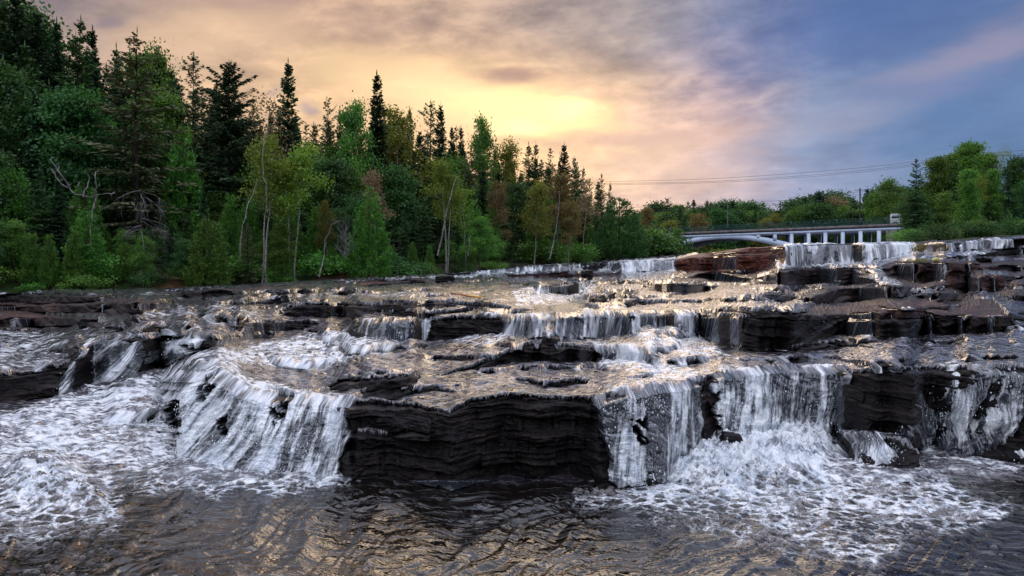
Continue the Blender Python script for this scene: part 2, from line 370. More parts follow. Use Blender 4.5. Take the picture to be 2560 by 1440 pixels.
fm = np.where(face > 0.02, fm, 4.5)
fwet = np.where(face > 0.02, fwet, np.clip(rwet, 0, 1))
allf = np.maximum(face, rnd)
# slope of the treads, solved per column so that the far edge lands at its distance
mbase = 0.0 + 0.10*ss(722, 640, VV)
rap = ss(1180, 1120, VV)*ss(900, 960, VV)*(1-ss(560, 700, UU))*0.05
mbase = mbase + rap
dv = -np.diff(VV, axis=0)
def integ(m0):
    m = mbase + m0[None, :]*ss(1200, 1150, VV)
    m = m*(1-allf) + fm*allf
    den = np.maximum(F*m + VV - V0, np.interp(VV, [600, 760, 900], [9, 14, 60]))
    g = 1/den
    s = np.concatenate([np.zeros((1, VV.shape[1])), np.cumsum(0.5*(g[1:]+g[:-1])*dv, 0)], 0)
    return s
lo = np.full(len(uc), -0.05); hi_ = np.full(len(uc), 0.6)
Ynear = EYE*F/(NEARV-V0)
tgt = np.log(end_Y(uc)/Ynear)
for _ in range(16):
    mid = 0.5*(lo+hi_); s = integ(mid)[-1]
    big = s > tgt
    lo = np.where(big, mid, lo); hi_ = np.where(big, hi_, mid)
m0 = 0.5*(lo+hi_)
k = np.exp(-0.5*(np.arange(-40, 41)/16.0)**2); k /= k.sum()
m0 = np.convolve(np.pad(m0, 40, 'edge'), k, 'valid')
S = integ(m0)
ja = int(np.argmin(abs(VV[:, 800]-900)))
sa = S[ja]; kk = (tgt-sa)/(S[-1]-sa)
S = np.where(np.arange(S.shape[0])[:, None] > ja, sa+(S-sa)*kk[None, :], S)
def smooth_u(A, sig):
    w = int(sig*3); kr = np.exp(-0.5*(np.arange(-w, w+1)/sig)**2); kr /= kr.sum()
    P_ = np.pad(A, ((0, 0), (w, w)), 'edge'); o_ = np.zeros_like(A)
    for i, q in enumerate(kr): o_ += q*P_[:, i:i+A.shape[1]]
    return o_
S = smooth_u(S, 4.5)
YY = Ynear*np.exp(S)
ZZ = EYE-(VV-V0)/F*YY
XX = (UU-1280)/F*YY
# smooth face mask again for wetness
facem = allf
print('Y at end', YY[-1, ::200], 'Z', ZZ[-1, ::200])
for uu in (300, 700, 1200, 1280, 1600, 2000, 2300):
    j = np.argmin(abs(uc-uu)); print(uu, [(v, round(float(np.interp(-v, -VV[:, j], YY[:, j])), 2), round(float(np.interp(-v, -VV[:, j], ZZ[:, j])), 2)) for v in (1200, 1050, 950, 850, 800, 760, 720, 700, 670, 640)])

def poly_mask(poly, soft, U=None, V=None):
    U = UU if U is None else U; V = VV if V is None else V
    out = np.zeros_like(U)
    P = np.array(poly, float); u0, u1 = P[:, 0].min()-soft, P[:, 0].max()+soft; v0, v1 = P[:, 1].min()-soft, P[:, 1].max()+soft
    sel = (U > u0) & (U < u1) & (V > v0) & (V < v1)
    x = U[sel]; y = V[sel]; d = np.full(x.shape, 1e9); ins = np.zeros(x.shape, bool)
    for i in range(len(P)):
        ax, ay = P[i]; bx, by = P[(i+1) % len(P)]
        ex, ey = bx-ax, by-ay; L = ex*ex+ey*ey+1e-9
        t = np.clip(((x-ax)*ex+(y-ay)*ey)/L, 0, 1)
        d = np.minimum(d, np.hypot(x-ax-t*ex, y-ay-t*ey))
        c = ((ay > y) != (by > y)) & (x < (bx-ax)*(y-ay)/((by-ay) if abs(by-ay) > 1e-9 else 1e-9)+ax)
        ins ^= c
    sd = np.where(ins, d, -d)
    out[sel] = ss(-soft, soft, sd)
    return out

# bare rock on treads (dry), strengths
DRY = [
 ([(2020,770),(2100,745),(2300,738),(2480,752),(2530,800),(2300,800),(2060,800)], 8, 1.0),
 ([(1960,782),(2100,770),(2120,800),(1980,800)], 6, 0.7),
 ([(2200,665),(2240,652),(2450,652),(2460,690),(2540,700),(2540,735),(2300,728),(2220,700)], 6, 1.0),
 ([(1675,650),(1780,628),(1950,610),(2000,608),(1948,672),(1800,680),(1680,680)], 5, 1.0),
 ([(2000,740),(2080,715),(2200,706),(2285,712),(2280,745),(2100,760),(2010,762)], 6, 0.9),
 ([(1880,700),(2000,672),(2160,668),(2170,690),(2000,716),(1890,716)], 5, 0.9),
 ([(2440,655),(2700,640),(4500,640),(4500,690),(2560,690),(2440,672)], 6, 0.8),
 ([(2280,602),(2350,596),(2460,592),(2460,598),(2380,606),(2290,612)], 3, 1.0),
 ([(-2200,738),(250,742),(330,748),(430,757),(460,770),(300,792),(100,788),(-2200,795)], 6, 0.9),
 ([(-2200,785),(120,788),(240,798),(260,815),(100,826),(-2200,835)], 5, 0.8),
 ([(560,800),(600,798),(640,806),(600,818)], 4, 0.4),
 ([(900,706),(1000,698),(1090,692),(1100,712),(900,722)], 4, 0.9),
 ([(1650,700),(1720,680),(1800,672),(1890,680),(1900,712),(1700,712)], 6, 0.5),
 ([(400,724),(560,722),(700,715),(900,704),(900,712),(600,735),(420,742)], 4, 0.6),
 ([(860,1040),(960,1060),(1080,1060),(1080,1110),(880,1110)], 6, 0.3),
 ([(2450,690),(2560,680),(4500,680),(4500,760),(2560,745),(2470,740)], 8, 0.6),
 ([(0,950),(150,935),(180,1000),(0,1015)], 6, 0.6),
]
dry = np.zeros_like(VV)
for p, s_, k_ in DRY: dry = np.maximum(dry, k_*poly_mask(p, s_))
# white water: polygon, softness, strength
FOAM = [
 ([(450,1000),(549,935),(640,960),(760,985),(880,1010),(880,1080),(850,1190),(620,1200),(430,1170),(455,1070)], 14, 0.80),
 ([(-2200,1170),(-2200,1060),(0,1045),(150,1000),(340,950),(470,905),(560,885),(760,880),(900,860),(960,870),(860,925),(620,930),(500,985),(450,1030),(430,1160),(200,1190),(0,1200)], 22, 0.70),
 ([(180,930),(230,850),(300,845),(320,940),(250,1000),(160,1020)], 14, 0.62),
 ([(250,850),(520,845),(510,880),(400,930),(260,990)], 10, 0.56),
 ([(-300,1180),(0,1130),(200,1120),(430,1140),(640,1170),(860,1175),(880,1205),(620,1215),(300,1215),(270,1270),(150,1310),(-300,1330)], 22, 0.46),
 ([(600,1170),(880,1170),(900,1210),(700,1235),(500,1235)], 16, 0.45),
 ([(-400,1240),(0,1230),(260,1250),(290,1300),(120,1350),(-400,1360)], 22, 0.42),
 ([(0,1160),(90,1140),(240,1200),(280,1270),(120,1310),(0,1260)], 16, 0.60),
 ([(520,905),(640,870),(760,840),(870,830),(1000,850),(1000,870),(900,900),(700,920),(560,920)], 12, 0.62),
 ([(860,855),(905,808),(1080,800),(1010,862)], 6, 0.7),
 ([(1487,1005),(1560,985),(1745,960),(1750,1150),(1640,1210),(1528,1218),(1515,1120)], 8, 0.72),
 ([(1500,985),(1560,960),(1700,930),(1780,940),(1740,985),(1560,1005)], 12, 0.40),
 ([(1775,960),(1800,930),(1960,922),(2110,925),(2060,1080),(1900,1130),(1780,1110)], 8, 0.70),
 ([(1500,1205),(1620,1190),(1760,1110),(1860,1050),(1960,1050),(2080,1065),(2150,1110),(2170,1160),(2330,1180),(2400,1230),(2490,1260),(2480,1300),(2300,1310),(2150,1320),(1900,1310),(1700,1280),(1480,1250)], 20, 0.60),
 ([(1700,1180),(1800,1090),(1900,1060),(2050,1060),(2090,1130),(2060,1210),(1850,1230),(1650,1230)], 18, 1.05),
 ([(1440,1245),(1700,1240),(2100,1280),(2260,1330),(2180,1420),(1960,1360),(1640,1300)], 26, 0.36),
 ([(2080,1080),(2200,1090),(2300,1180),(2200,1200),(2060,1180)], 16, 0.45),
 ([(2290,925),(2380,915),(2560,920),(2800,920),(2800,1190),(2560,1190),(2300,1190),(2200,1150),(2260,1050)], 20, 0.40),
 ([(-300,870),(60,862),(170,862),(200,900),(100,930),(-300,935)], 10, 0.42),
 ([(440,775),(560,770),(700,800),(560,800),(440,800)], 8, 0.30),
 ([(620,745),(900,735),(1100,740),(1100,755),(700,752)], 5, 0.25),
 ([(1480,870),(1560,868),(1640,880),(1660,915),(1760,945),(1720,965),(1500,925)], 12, 0.62),
 ([(1590,850),(1650,825),(1700,800),(1750,850),(1790,880),(1830,905),(1760,915),(1640,880)], 10, 0.60),
 ([(1250,850),(1290,795),(1370,795),(1380,845)], 6, 0.55),
 ([(1440,848),(1460,785),(1600,788),(1600,848)], 5, 0.5),
 ([(1590,835),(1600,785),(1740,785),(1740,850)], 6, 0.45),
 ([(1130,860),(1250,835),(1320,850),(1200,880)], 8, 0.35),
 ([(1280,735),(1400,712),(1500,700),(1480,745),(1380,770),(1290,775)], 8, 0.62),
 ([(1290,765),(1360,752),(1430,760),(1400,772)], 5, 0.5),
 ([(1500,760),(1520,745),(1560,748)], 4, 0.4),
 ([(500,800),(540,788),(625,795),(620,818),(540,820)], 5, 0.5),
 ([(320,840),(380,815),(490,815),(500,840)], 5, 0.45),
 ([(830,795),(860,765),(950,768),(940,795)], 5, 0.4),
 ([(-300,840),(0,830),(160,845),(120,880),(0,890)], 10, 0.40),
 ([(1935,672),(1960,612),(2180,605),(2290,608),(2285,640),(2150,662),(2000,672)], 4, 0.62),
 ([(2285,640),(2300,612),(2360,612),(2360,634)], 3, 0.65),
 ([(2380,632),(2400,605),(2500,598),(2500,626)], 3, 0.62),
 ([(2290,648),(2420,632),(2500,626),(2460,640),(2330,650)], 4, 0.5),
 ([(1060,698),(1130,680),(1300,668),(1450,660),(1460,680),(1300,688),(1100,702)], 4, 0.62),
 ([(1490,684),(1520,656),(1690,645),(1690,682)], 4, 0.72),
 ([(1380,668),(1500,660),(1500,668),(1400,674)], 3, 0.4),
 ([(2180,690),(2240,700),(2270,716),(2210,712)], 4, 0.35),
]
foam = np.zeros_like(VV)
pl_ = ss(1150, 1230, VV)
UW = UU+fbm(UU/150, VV/70, 151, 4)*lerp(14, 60, pl_)*ss(650, 900, VV); VW = VV+fbm(UU/120, VV/50, 152, 4)*lerp(5, 30, pl_)*ss(650, 900, VV)
for p, s_, k_ in FOAM:
    deep_ = max(q[1] for q in p) > 1240
    foam = np.maximum(foam, k_*poly_mask(p, s_*(2.2 if deep_ else 1.0), UW, VW))

NEGP = [([(425,1000),(470,990),(482,1080),(440,1085)],7), ([(512,950),(550,934),(562,962),(530,1000),(513,1000)],6), ([(690,985),(742,990),(730,1035),(700,1065),(688,1020)],8),
 ([(1742,962),(1786,946),(1796,1110),(1758,1130)],8), 
 ([(360,880),(420,870),(425,900),(370,910)],6), ([(470,860),(500,856),(505,876),(480,880)],5), ([(560,1040),(590,1030),(590,1080),(565,1090)],7), ([(1560,1040),(1610,1030),(1620,1100),(1590,1110)],8), ([(1360,735),(1400,728),(1400,745)],5)]
NEG = np.zeros_like(VV)
for p, s_ in NEGP: NEG = np.maximum(NEG, poly_mask(p, s_))
NEG = ss(0.35, 0.62, NEG*(0.62+0.9*fbm(UU/16, VV/20, 140, 4)))
# coordinates along the flow, scaled so that detail stays as fine far away as it shows
dummy = 0
px_m = YY/F                                    # metres per photo pixel
far = np.clip(YY/4.0, 1, 6)
YA = np.where(YY < 4, YY, np.where(YY < 24, 4+4*np.log(np.maximum(YY, 4)/4), 4+4*np.log(6)+(YY-24)/6))
XA = XX/far; ZA = ZZ/far
SA = YA+ZA
slant = 0.85*ss(900, 500, UU)*ss(780, 860, VV)+0.12
XF = XA - slant*ZA + 0.012*N2(XA*5, SA*4, 77)
flat = 1-facem
pool = ss(1185, 1215, VV)

# ---- rock relief
layer = (ZA+0.03*N2(ZA*9, XA*0.2, 50))/0.075 + 0.30*fbm(XA*0.8, YA*0.6, 51, 4)
li = np.floor(layer); lf = layer-li
def lay(i): return 0.5+0.75*fbm(i*5.37+XA*1.1, i*2.9+0.3, 52, 2)+0.22*ss(-0.15, 0.15, N2(XA*2.6+i*9.1, i*3.7, 53))
lay2 = (ZA)/0.019+0.35*fbm(XA*1.1, YA, 56, 3); l2 = np.floor(lay2); f2 = lay2-l2
fine_l = lambda i: N2(i*3.17+XA*2.3, i*1.9, 57)+0.5*N2(XA*9+i*2.1, i*0.7, 58)
prot = lerp(lay(li), lay(li+1), ss(0.8, 1.0, lf)) + 0.6*fbm(XA*1.6, ZA*2, 55, 3) + 0.20*lerp(fine_l(l2), fine_l(l2+1), ss(0.7, 1, f2))
bi = np.floor(XA*2.3+0.35*N2(XA*0.9, ZA*2.5, 64)+li*0.37); b2_ = np.floor(XA*6.1+li*1.9)
prot = prot + 0.85*N2(bi*3.71, li*5.13+0.4, 65) + 0.45*N2(b2_*2.37, li*3.3+0.2, 66) + 0.5*fbm(XA*1.1, ZA*0.8, 67, 2)
crk = np.abs(N2(XA*1.4+0.4*N2(XA*5, ZA*9, 60), ZA*1.1, 59)); prot = prot - 0.12*ss(0.04, 0.0, crk)
rough1 = fbm(XA*6, ZA*11+YA*3, 54, 5, 0.6)
rx = XX.copy(); ry = YY - facem*(0.072*prot+0.03*rough1)*far**0.8; rz = ZZ.copy()
lump = fbm(XA*1.6, YA*1.3, 61, 5, 0.55)
steps = np.round((lump*2.5+0.3*N2(XA*9, YA*7, 62)))/2.5
rz += flat*(0.3*lump+0.7*steps)*0.026*far**0.8*(1-pool) + flat*0.007*far**0.8*fbm(XA*14, YA*14, 63, 3)
rz += facem*0.01*rough1
rz -= pool*0.15*ss(0.8, 0.2, facem)      # pool bottom lies below the surface
# ---- water surface
wetn = fbm(XA*3, SA*2, 71, 4)
strand = N2(XF*16, SA*2.6, 72)*0.5+N2(XF*38, SA*7, 73)*0.35+0.3*N2(XF*70, SA*22, 75)
strand2 = fbm(XF*7, SA*3.2, 74, 4)
# chop on the moving water: crests across the flow, sized to what shows at that distance
lv = np.clip(5+0.055*(VV-V0), 5, 26)
vax = np.linspace(560, 3500, 6000); cax = np.concatenate([[0], np.cumsum(np.diff(vax)/np.clip(5+0.055*(vax[1:]-V0), 5, 26))])
CV = np.interp(VV, vax, cax)
skew = ss(1000, 500, UU)*ss(800, 900, VV)*0.9+pool*0.5
UA = UU/(lv*3.3); CW = CV + skew*UU/60.0
CW2 = CW + 0.5*N2(UA*0.5, CW*0.3, 88)
chop = 0.55*(1-2*np.abs(N2(UA, CW2*0.9, 81))) + 0.35*N2(UA*2.1, CW2*1.9, 82) + 0.3*N2(UA*0.45+3, CW2*0.42, 83)
Apx = 0.0255*lv*F/(np.abs(VV-V0)+70)
chop_z = 1.9*chop*Apx*px_m*(0.75+0.5*ss(-0.3, 0.5, fbm(UU/260, CV/9, 89, 2)))
turb = 1-np.abs(fbm(XA*8, SA*9, 84, 4, 0.6))*1.6
wet_t = 1-dry*1.25+0.25*wetn
wet_f = (fwet*1.35-0.30) + 0.45*strand2
wet = lerp(wet_t, wet_f, facem)
wet = np.maximum(wet, foam*1.5-0.1*facem+0.35*strand2*facem)
wet = np.maximum(wet, pool*2)
wet = wet*(1-NEG)
thick = ss(0.22, 0.62, wet)
toff = -0.05*far**0.7*(1-thick) + thick*(0.022+0.012*wetn)*far**0.6*(1-pool)
fall_w = facem*np.clip(np.maximum(wet_f, 0), 0, 1)
foot = sum(np.roll(fall_w, -k_, 0) for k_ in range(1, 9))/8*flat
foamy = np.clip(np.maximum(foam, 0.62*foot*(VV < 1190)+0.0), 0, 1)
foamy = np.clip(np.maximum(foamy, 0.50*fall_w*ss(0.2, 0.6, strand2+0.3)), 0, 1)*(1-NEG)
CP = CV*0.62+UU/(105.0)+1.6*N2(UU/420, VV/170, 98)+0.7*N2(UU/150, VV/80, 99); UP = UU/(lv*5.0)
chopP = 0.6*N2(UP+0.7*N2(UP*0.3, CP*0.3, 96), CP+0.8*N2(UP*0.4, CP*0.5, 97), 93)+0.30*N2(UP*2.1, CP*2.3, 94)+0.07*N2(UP*5, CP*5, 95)
chop_z = lerp(chop_z, 6.5*chopP*Apx*px_m, pool)
zrel = flat*chop_z*thick*(1-0.6*pool*np.clip(foam, 0, 1)) + foamy*turb*0.026*(0.4+0.6*flat)*far**0.5*(1-0.72*pool)
flow_off = facem*(0.030+0.050*ss(0.25, 0.6, np.maximum(fwet, foam))+0.012*strand+0.022*strand2)*far**0.6*thick
# splash mound below the right fall and the boil at the far left
mound = poly_mask([(1690,1200),(1800,1100),(1900,1070),(2040,1075),(2070,1130),(2000,1190),(1850,1225)], 40)
boil = poly_mask([(0,1220),(60,1165),(150,1180),(240,1250),(120,1270)], 40)
wz = ZZ + flat*toff + zrel + mound*(0.06+0.05*turb+0.05*fbm(XX*9, YY*9, 91, 4)) + boil*0.06*(0.6+turb*0.6)
wy = YY - facem*(toff+flow_off) - 0.02*facem*foamy*turb - mound*0.02*turb
wx = XX.copy()
arc = SA

def rows_extend(x, y, z):
    """carry the sheet on over the crest, level, far up the river"""
    mult = np.concatenate([[1.004, 1.012, 1.03, 1.08], np.geomspace(1.2, 40, 12)])
    zl = ZZ[-1]
    ex = np.stack([x[-1]*k for k in mult]); ey = np.stack([YY[-1]*k for k in mult]); ez = np.stack([zl-0.02*min(k-1, 1)-0.02 for k in mult])
    return np.concatenate([x, ex]), np.concatenate([y, ey]), np.concatenate([z, ez])
def ext(a, val=None):
    e = np.repeat(a[-1:], 16, 0) if val is None else np.full((16, a.shape[1]), val)
    return np.concatenate([a, e])

# ------------------------------------------------------------------ materials of rock and water
def mat_rock():
    m, g, out = material('wet_layered_rock')
    geo = g.n('ShaderNodeNewGeometry'); pos = geo.outputs['Position']
    st = g.n('ShaderNodeMapping'); g.link(pos, st.inputs[0]); st.inputs['Scale'].default_value = (1, 1, 7)
    a = g.noise(st.outputs[0], 1.8, 8, 0.62).outputs[0]
    b = g.noise(pos, 9, 6, 0.6).outputs[0]
    red = g.n('ShaderNodeAttribute', attribute_name='red').outputs['Fac']
    dryv = g.n('ShaderNodeAttribute', attribute_name='dry').outputs['Fac']
    base = g.ramp(a, [(0.3, (0.0025, 0.002, 0.002, 1)), (0.52, (0.008, 0.006, 0.006, 1)), (0.7, (0.030, 0.020, 0.018, 1))])
    drc = g.ramp(a, [(0.3, (0.006, 0.0045, 0.0045, 1)), (0.5, (0.020, 0.014, 0.014, 1)), (0.7, (0.075, 0.052, 0.050, 1))])
    base = g.mix(dryv, base, drc)
    rc = g.ramp(a, [(0.32, (0.025, 0.010, 0.008, 1)), (0.5, (0.12, 0.036, 0.022, 1)), (0.68, (0.34, 0.12, 0.07, 1))])
    patch = g.mapr(g.noise(pos, 1.3, 4, 0.6).outputs[0], 0.42, 0.62)
    base = g.mix(g.m('MULTIPLY', red, g.m('ADD', 0.45, g.m('MULTIPLY', patch, 0.55))), base, rc)
    rough = g.m('ADD', 0.30, g.m('ADD', g.m('MULTIPLY', b, 0.3), g.m('MULTIPLY', dryv, 0.12)))
    p = principled(g, out, base, rough, 0.16)
    bm = g.n('ShaderNodeBump'); bm.inputs['Strength'].default_value = 1.0; bm.inputs['Distance'].default_value = 0.04
    h = g.m('ADD', g.m('MULTIPLY', a, 0.7), g.m('MULTIPLY', b, 0.5)); g.link(h, bm.inputs['Height']); g.link(bm.outputs[0], p.inputs['Normal'])
    return m
def mat_water():
    m, g, out = material('river_water')
    geo = g.n('ShaderNodeNewGeometry'); pos = geo.outputs['Position']
    A_ = lambda n_: g.n('ShaderNodeAttribute', attribute_name=n_).outputs['Fac']
    fo, fc, ax, ar, ya = A_('foam'), A_('fall'), A_('flow_x'), A_('flow_s'), A_('fine')
    def fn(sx, sy, sc, det, rg, dist=0.0, z=0.0):
        return g.noise(g.xyz(g.m('MULTIPLY', ax, sx), g.m('MULTIPLY', ar, sy), z), sc, det, rg, dist).outputs[0]
    sn = g.m('ADD', g.m('MULTIPLY', fn(24, 2.2, 1, 3, 0.6, 0.4), 0.68), g.m('MULTIPLY', fn(75, 8, 1, 2, 0.5, 0.3, 5.0), 0.32))
    sheet = fn(8, 1.6, 1.0, 3, 0.5, 0.5, 12.0)
    tn = fn(13, 17, 1.2, 6, 0.62, 0.5, 3.0)
    mixn = g.m('ADD', g.m('MULTIPLY', sn, fc), g.m('MULTIPLY', tn, g.m('SUBTRACT', 1.0, fc)))
    big = fn(3.2, 2.6, 1.3, 5, 0.6, 0.6, 1.0)
    cov = g.m('ADD', fo, g.m('ADD', g.m('MULTIPLY', g.m('SUBTRACT', mixn, 0.5), 3.4), g.m('ADD', g.m('MULTIPLY', g.m('SUBTRACT', big, 0.5), 1.6), g.m('MULTIPLY', g.m('MULTIPLY', g.m('SUBTRACT', sheet, 0.5), fc), 4.0))))
    wp = g.n('ShaderNodeVectorMath', operation='ADD'); g.link(pos, wp.inputs[0])
    wn = g.noise(pos, 5, 3, 0.6); ws = g.n('ShaderNodeVectorMath', operation='SCALE'); g.link(wn.outputs['Color'], ws.inputs[0]); ws.inputs['Scale'].default_value = 0.10; g.link(ws.outputs[0], wp.inputs[1])
    v1 = g.n('ShaderNodeTexVoronoi', feature='DISTANCE_TO_EDGE'); v1.inputs['Scale'].default_value = 13; g.link(wp.outputs[0], v1.inputs['Vector'])
    v2 = g.n('ShaderNodeTexVoronoi', feature='DISTANCE_TO_EDGE'); v2.inputs['Scale'].default_value = 42; g.link(wp.outputs[0], v2.inputs['Vector'])
    lace = g.m('ADD', g.mapr(v1.outputs['Distance'], 0.30, 0.02), g.m('MULTIPLY', g.mapr(v2.outputs['Distance'], 0.35, 0.03), 0.6))
    covp = g.m('ADD', g.m('MULTIPLY', fo, 1.12), g.m('ADD', g.m('MULTIPLY', g.m('SUBTRACT', lace, 0.9), 0.75), g.m('MULTIPLY', g.m('SUBTRACT', g.m('ADD', big, g.m('MULTIPLY', tn, 0.7)), 0.85), 1.7)))
    cov = g.m('SUBTRACT', cov, g.m('MULTIPLY', fc, 0.12))
    cov = g.mapr(cov, 0.24, 1.02)
    cov = g.m('ADD', g.m('MULTIPLY', cov, g.m('SUBTRACT', 1.0, A_('pool'))), g.m('MULTIPLY', g.mapr(covp, 0.30, 1.05), A_('pool')))
    cov = g.m('MULTIPLY', cov, g.mapr(fo, 0.02, 0.25))
    # thin pale streaks on the treads: foam plus sky sheen painted as colour
    thin = g.mapr(fn(5, 30, 1.0, 5, 0.66, 0.8, 9.0), 0.52, 0.72)
    cov = g.m('MAXIMUM', cov, g.m('MULTIPLY', g.m('MULTIPLY', thin, 0.50), g.m('SUBTRACT', 1.0, g.m('MULTIPLY', A_('pool'), 0.7))))
    vo = g.n('ShaderNodeTexVoronoi'); vo.inputs['Scale'].default_value = 90; g.link(pos, vo.inputs['Vector'])
    bub = g.mapr(vo.outputs['Distance'], 0.6, 0.15)
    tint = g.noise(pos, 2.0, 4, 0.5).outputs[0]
    deep = g.mix(g.mapr(tint, 0.35, 0.65), (0.014, 0.011, 0.014, 1), (0.080, 0.062, 0.076, 1))  # mauve tread colour: wet rock tone with sky sheen painted in
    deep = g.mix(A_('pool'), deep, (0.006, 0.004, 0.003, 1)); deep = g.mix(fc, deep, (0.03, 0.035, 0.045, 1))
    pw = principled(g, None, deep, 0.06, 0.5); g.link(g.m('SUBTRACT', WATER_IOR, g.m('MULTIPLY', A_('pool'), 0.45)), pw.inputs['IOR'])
    bf = g.n('ShaderNodeBump'); bf.inputs['Strength'].default_value = 1.0
    sv = g.xyz(g.m('MULTIPLY', ax, 11), g.m('ADD', g.m('MULTIPLY', ya, 15), g.m('MULTIPLY', ax, 6)), 0.0)
    r1 = g.noise(sv, 0.8, 4, 0.52, 0.5).outputs[0]
    hh = g.m('ADD', g.m('MULTIPLY', r1, g.m('SUBTRACT', 1.0, fc)), g.m('MULTIPLY', sn, fc))
    g.link(hh, bf.inputs['Height']); g.link(g.m('SUBTRACT', 0.062, g.m('MULTIPLY', A_('pool'), 0.042)), bf.inputs['Distance'])
    g.link(bf.outputs[0], pw.inputs['Normal'])
    fcol = g.ramp(mixn, [(0.30, (0.24, 0.29, 0.36, 1)), (0.46, (0.66, 0.70, 0.75, 1)), (0.60, (0.96, 0.96, 0.95, 1))])
    pf = principled(g, None, fcol, 0.35, 0.5)
    b2 = g.n('ShaderNodeBump'); b2.inputs['Strength'].default_value = 0.6; b2.inputs['Distance'].default_value = 0.03
    g.link(g.m('ADD', mixn, g.m('MULTIPLY', bub, 0.16)), b2.inputs['Height']); g.link(b2.outputs[0], pf.inputs['Normal'])
    mx = g.n('ShaderNodeMixShader'); g.link(cov, mx.inputs[0]); g.link(pw.outputs[0], mx.inputs[1]); g.link(pf.outputs[0], mx.inputs[2])
    g.link(mx.outputs[0], out.inputs[0])
    return m
WATER_IOR = 2.0
M_rock, M_water = mat_rock(), mat_water()

redm = poly_mask([(1670,680),(1675,645),(1780,625),(1950,605),(2010,606),(1950,680)], 10)
for p, k_ in (([(2040,775),(2200,750),(2500,745),(2530,790),(2300,790)], 0.30), ([(2200,665),(2450,650),(2540,690),(2540,735),(2300,725)], 0.25),
              ([(1240,698),(1250,684),(1600,684),(1600,692)], 0.6), ([(640,725),(900,700),(960,705),(900,715)], 0.8), ([(-200,760),(160,760),(160,800),(-200,800)], 0.35)):
    redm = np.maximum(redm, k_*poly_mask(p, 8))
a_, b_, c_ = rows_extend(rx, ry, rz)
me = make_mesh('riverbed_rock', np.stack([a_, b_, c_], -1).reshape(-1, 3), grid_faces(*a_.shape), M_rock,
               {'red': ext(redm), 'dry': ext(np.clip(dry, 0, 1))})
link('riverbed_rock', me, kind='structure', label='dark layered rock steps of the river bed')
a_, b_, c_ = rows_extend(wx, wy, wz)
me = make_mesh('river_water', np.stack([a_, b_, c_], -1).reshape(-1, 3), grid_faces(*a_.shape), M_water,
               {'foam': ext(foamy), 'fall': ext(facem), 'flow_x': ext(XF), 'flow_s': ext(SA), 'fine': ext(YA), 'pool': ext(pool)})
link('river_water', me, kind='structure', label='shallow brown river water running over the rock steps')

# ------------------------------------------------------------------ vegetation: mesh makers
def leaf_material(name, a, b, trans=0.35, rough=0.6, var=0.25):
    m, g, out = material(name)
    t = g.n('ShaderNodeAttribute', attribute_name='tint').outputs['Fac']
    oi = g.n('ShaderNodeObjectInfo')
    c = g.mix(t, a+(1,), b+(1,))
    hs = g.n('ShaderNodeHueSaturation'); g.link(c, hs.inputs['Color'])
    g.link(g.m('ADD', 0.5-0.02, g.m('MULTIPLY', oi.outputs['Random'], 0.04)), hs.inputs['Hue'])
    g.link(g.m('ADD', 1-var, g.m('MULTIPLY', oi.outputs['Random'], 2*var)), hs.inputs['Value'])
    d = g.n('ShaderNodeBsdfDiffuse'); tr = g.n('ShaderNodeBsdfTranslucent'); gl = g.n('ShaderNodeBsdfGlossy')
    g.link(hs.outputs[0], d.inputs[0]); gl.inputs['Roughness'].default_value = 0.45
    tc = g.mix(1.0, hs.outputs[0], (1.4, 1.3, 0.7, 1), 'MULTIPLY'); g.link(tc, tr.inputs[0])
    mx = g.n('ShaderNodeMixShader'); mx.inputs[0].default_value = trans; g.link(d.outputs[0], mx.inputs[1]); g.link(tr.outputs[0], mx.inputs[2])
    m2 = g.n('ShaderNodeMixShader'); m2.inputs[0].default_value = 0.03; g.link(mx.outputs[0], m2.inputs[1]); g.link(gl.outputs[0], m2.inputs[2])
    g.link(m2.outputs[0], out.inputs[0]); return m
def bark_material(name, a, b, scale=8, stretch=0.3):
    m, g, out = material(name)
    tc = g.n('ShaderNodeTexCoord'); mp = g.n('ShaderNodeMapping'); g.link(tc.outputs['Object'], mp.inputs[0]); mp.inputs['Scale'].default_value = (1, 1, stretch)
    n = g.noise(mp.outputs[0], scale, 5, 0.6).outputs[0]
    principled(g, out, g.ramp(n, [(0.35, a+(1,)), (0.62, b+(1,))]), 0.85, 0.2); return m
L_spruce = leaf_material('spruce_needles', (0.021, 0.060, 0.029), (0.111, 0.198, 0.062), 0.15)
L_fir = leaf_material('fir_needles', (0.016, 0.046, 0.027), (0.072, 0.135, 0.059), 0.12)
L_olive = leaf_material('olive_needles', (0.054, 0.065, 0.037), (0.202, 0.225, 0.109), 0.15)
L_cedar = leaf_material('cedar_sprays', (0.039, 0.121, 0.021), (0.145, 0.322, 0.044), 0.25)
L_green = leaf_material('green_leaves', (0.043, 0.114, 0.025), (0.177, 0.347, 0.052), 0.35)
L_lime = leaf_material('lime_leaves', (0.085, 0.165, 0.020), (0.27, 0.36, 0.05), 0.38)
L_dark = leaf_material('dark_leaves', (0.022, 0.070, 0.021), (0.080, 0.180, 0.043), 0.25)
L_yellow = leaf_material('yellow_leaves', (0.095, 0.119, 0.015), (0.258, 0.255, 0.051), 0.40)
L_orange = leaf_material('orange_leaves', (0.130, 0.103, 0.034), (0.306, 0.243, 0.085), 0.35)
L_brown = leaf_material('brown_leaves', (0.15, 0.10, 0.055), (0.36, 0.26, 0.15), 0.3)
L_blue = leaf_material('distant_leaves', (0.030, 0.075, 0.060), (0.085, 0.15, 0.085), 0.2)
B_dark = bark_material('dark_bark', (0.020, 0.016, 0.013), (0.075, 0.058, 0.048))
B_white = bark_material('birch_bark', (0.07, 0.06, 0.055), (0.40, 0.37, 0.33), 9, 1.6)
B_grey = bark_material('dead_wood', (0.07, 0.06, 0.06), (0.28, 0.25, 0.25))

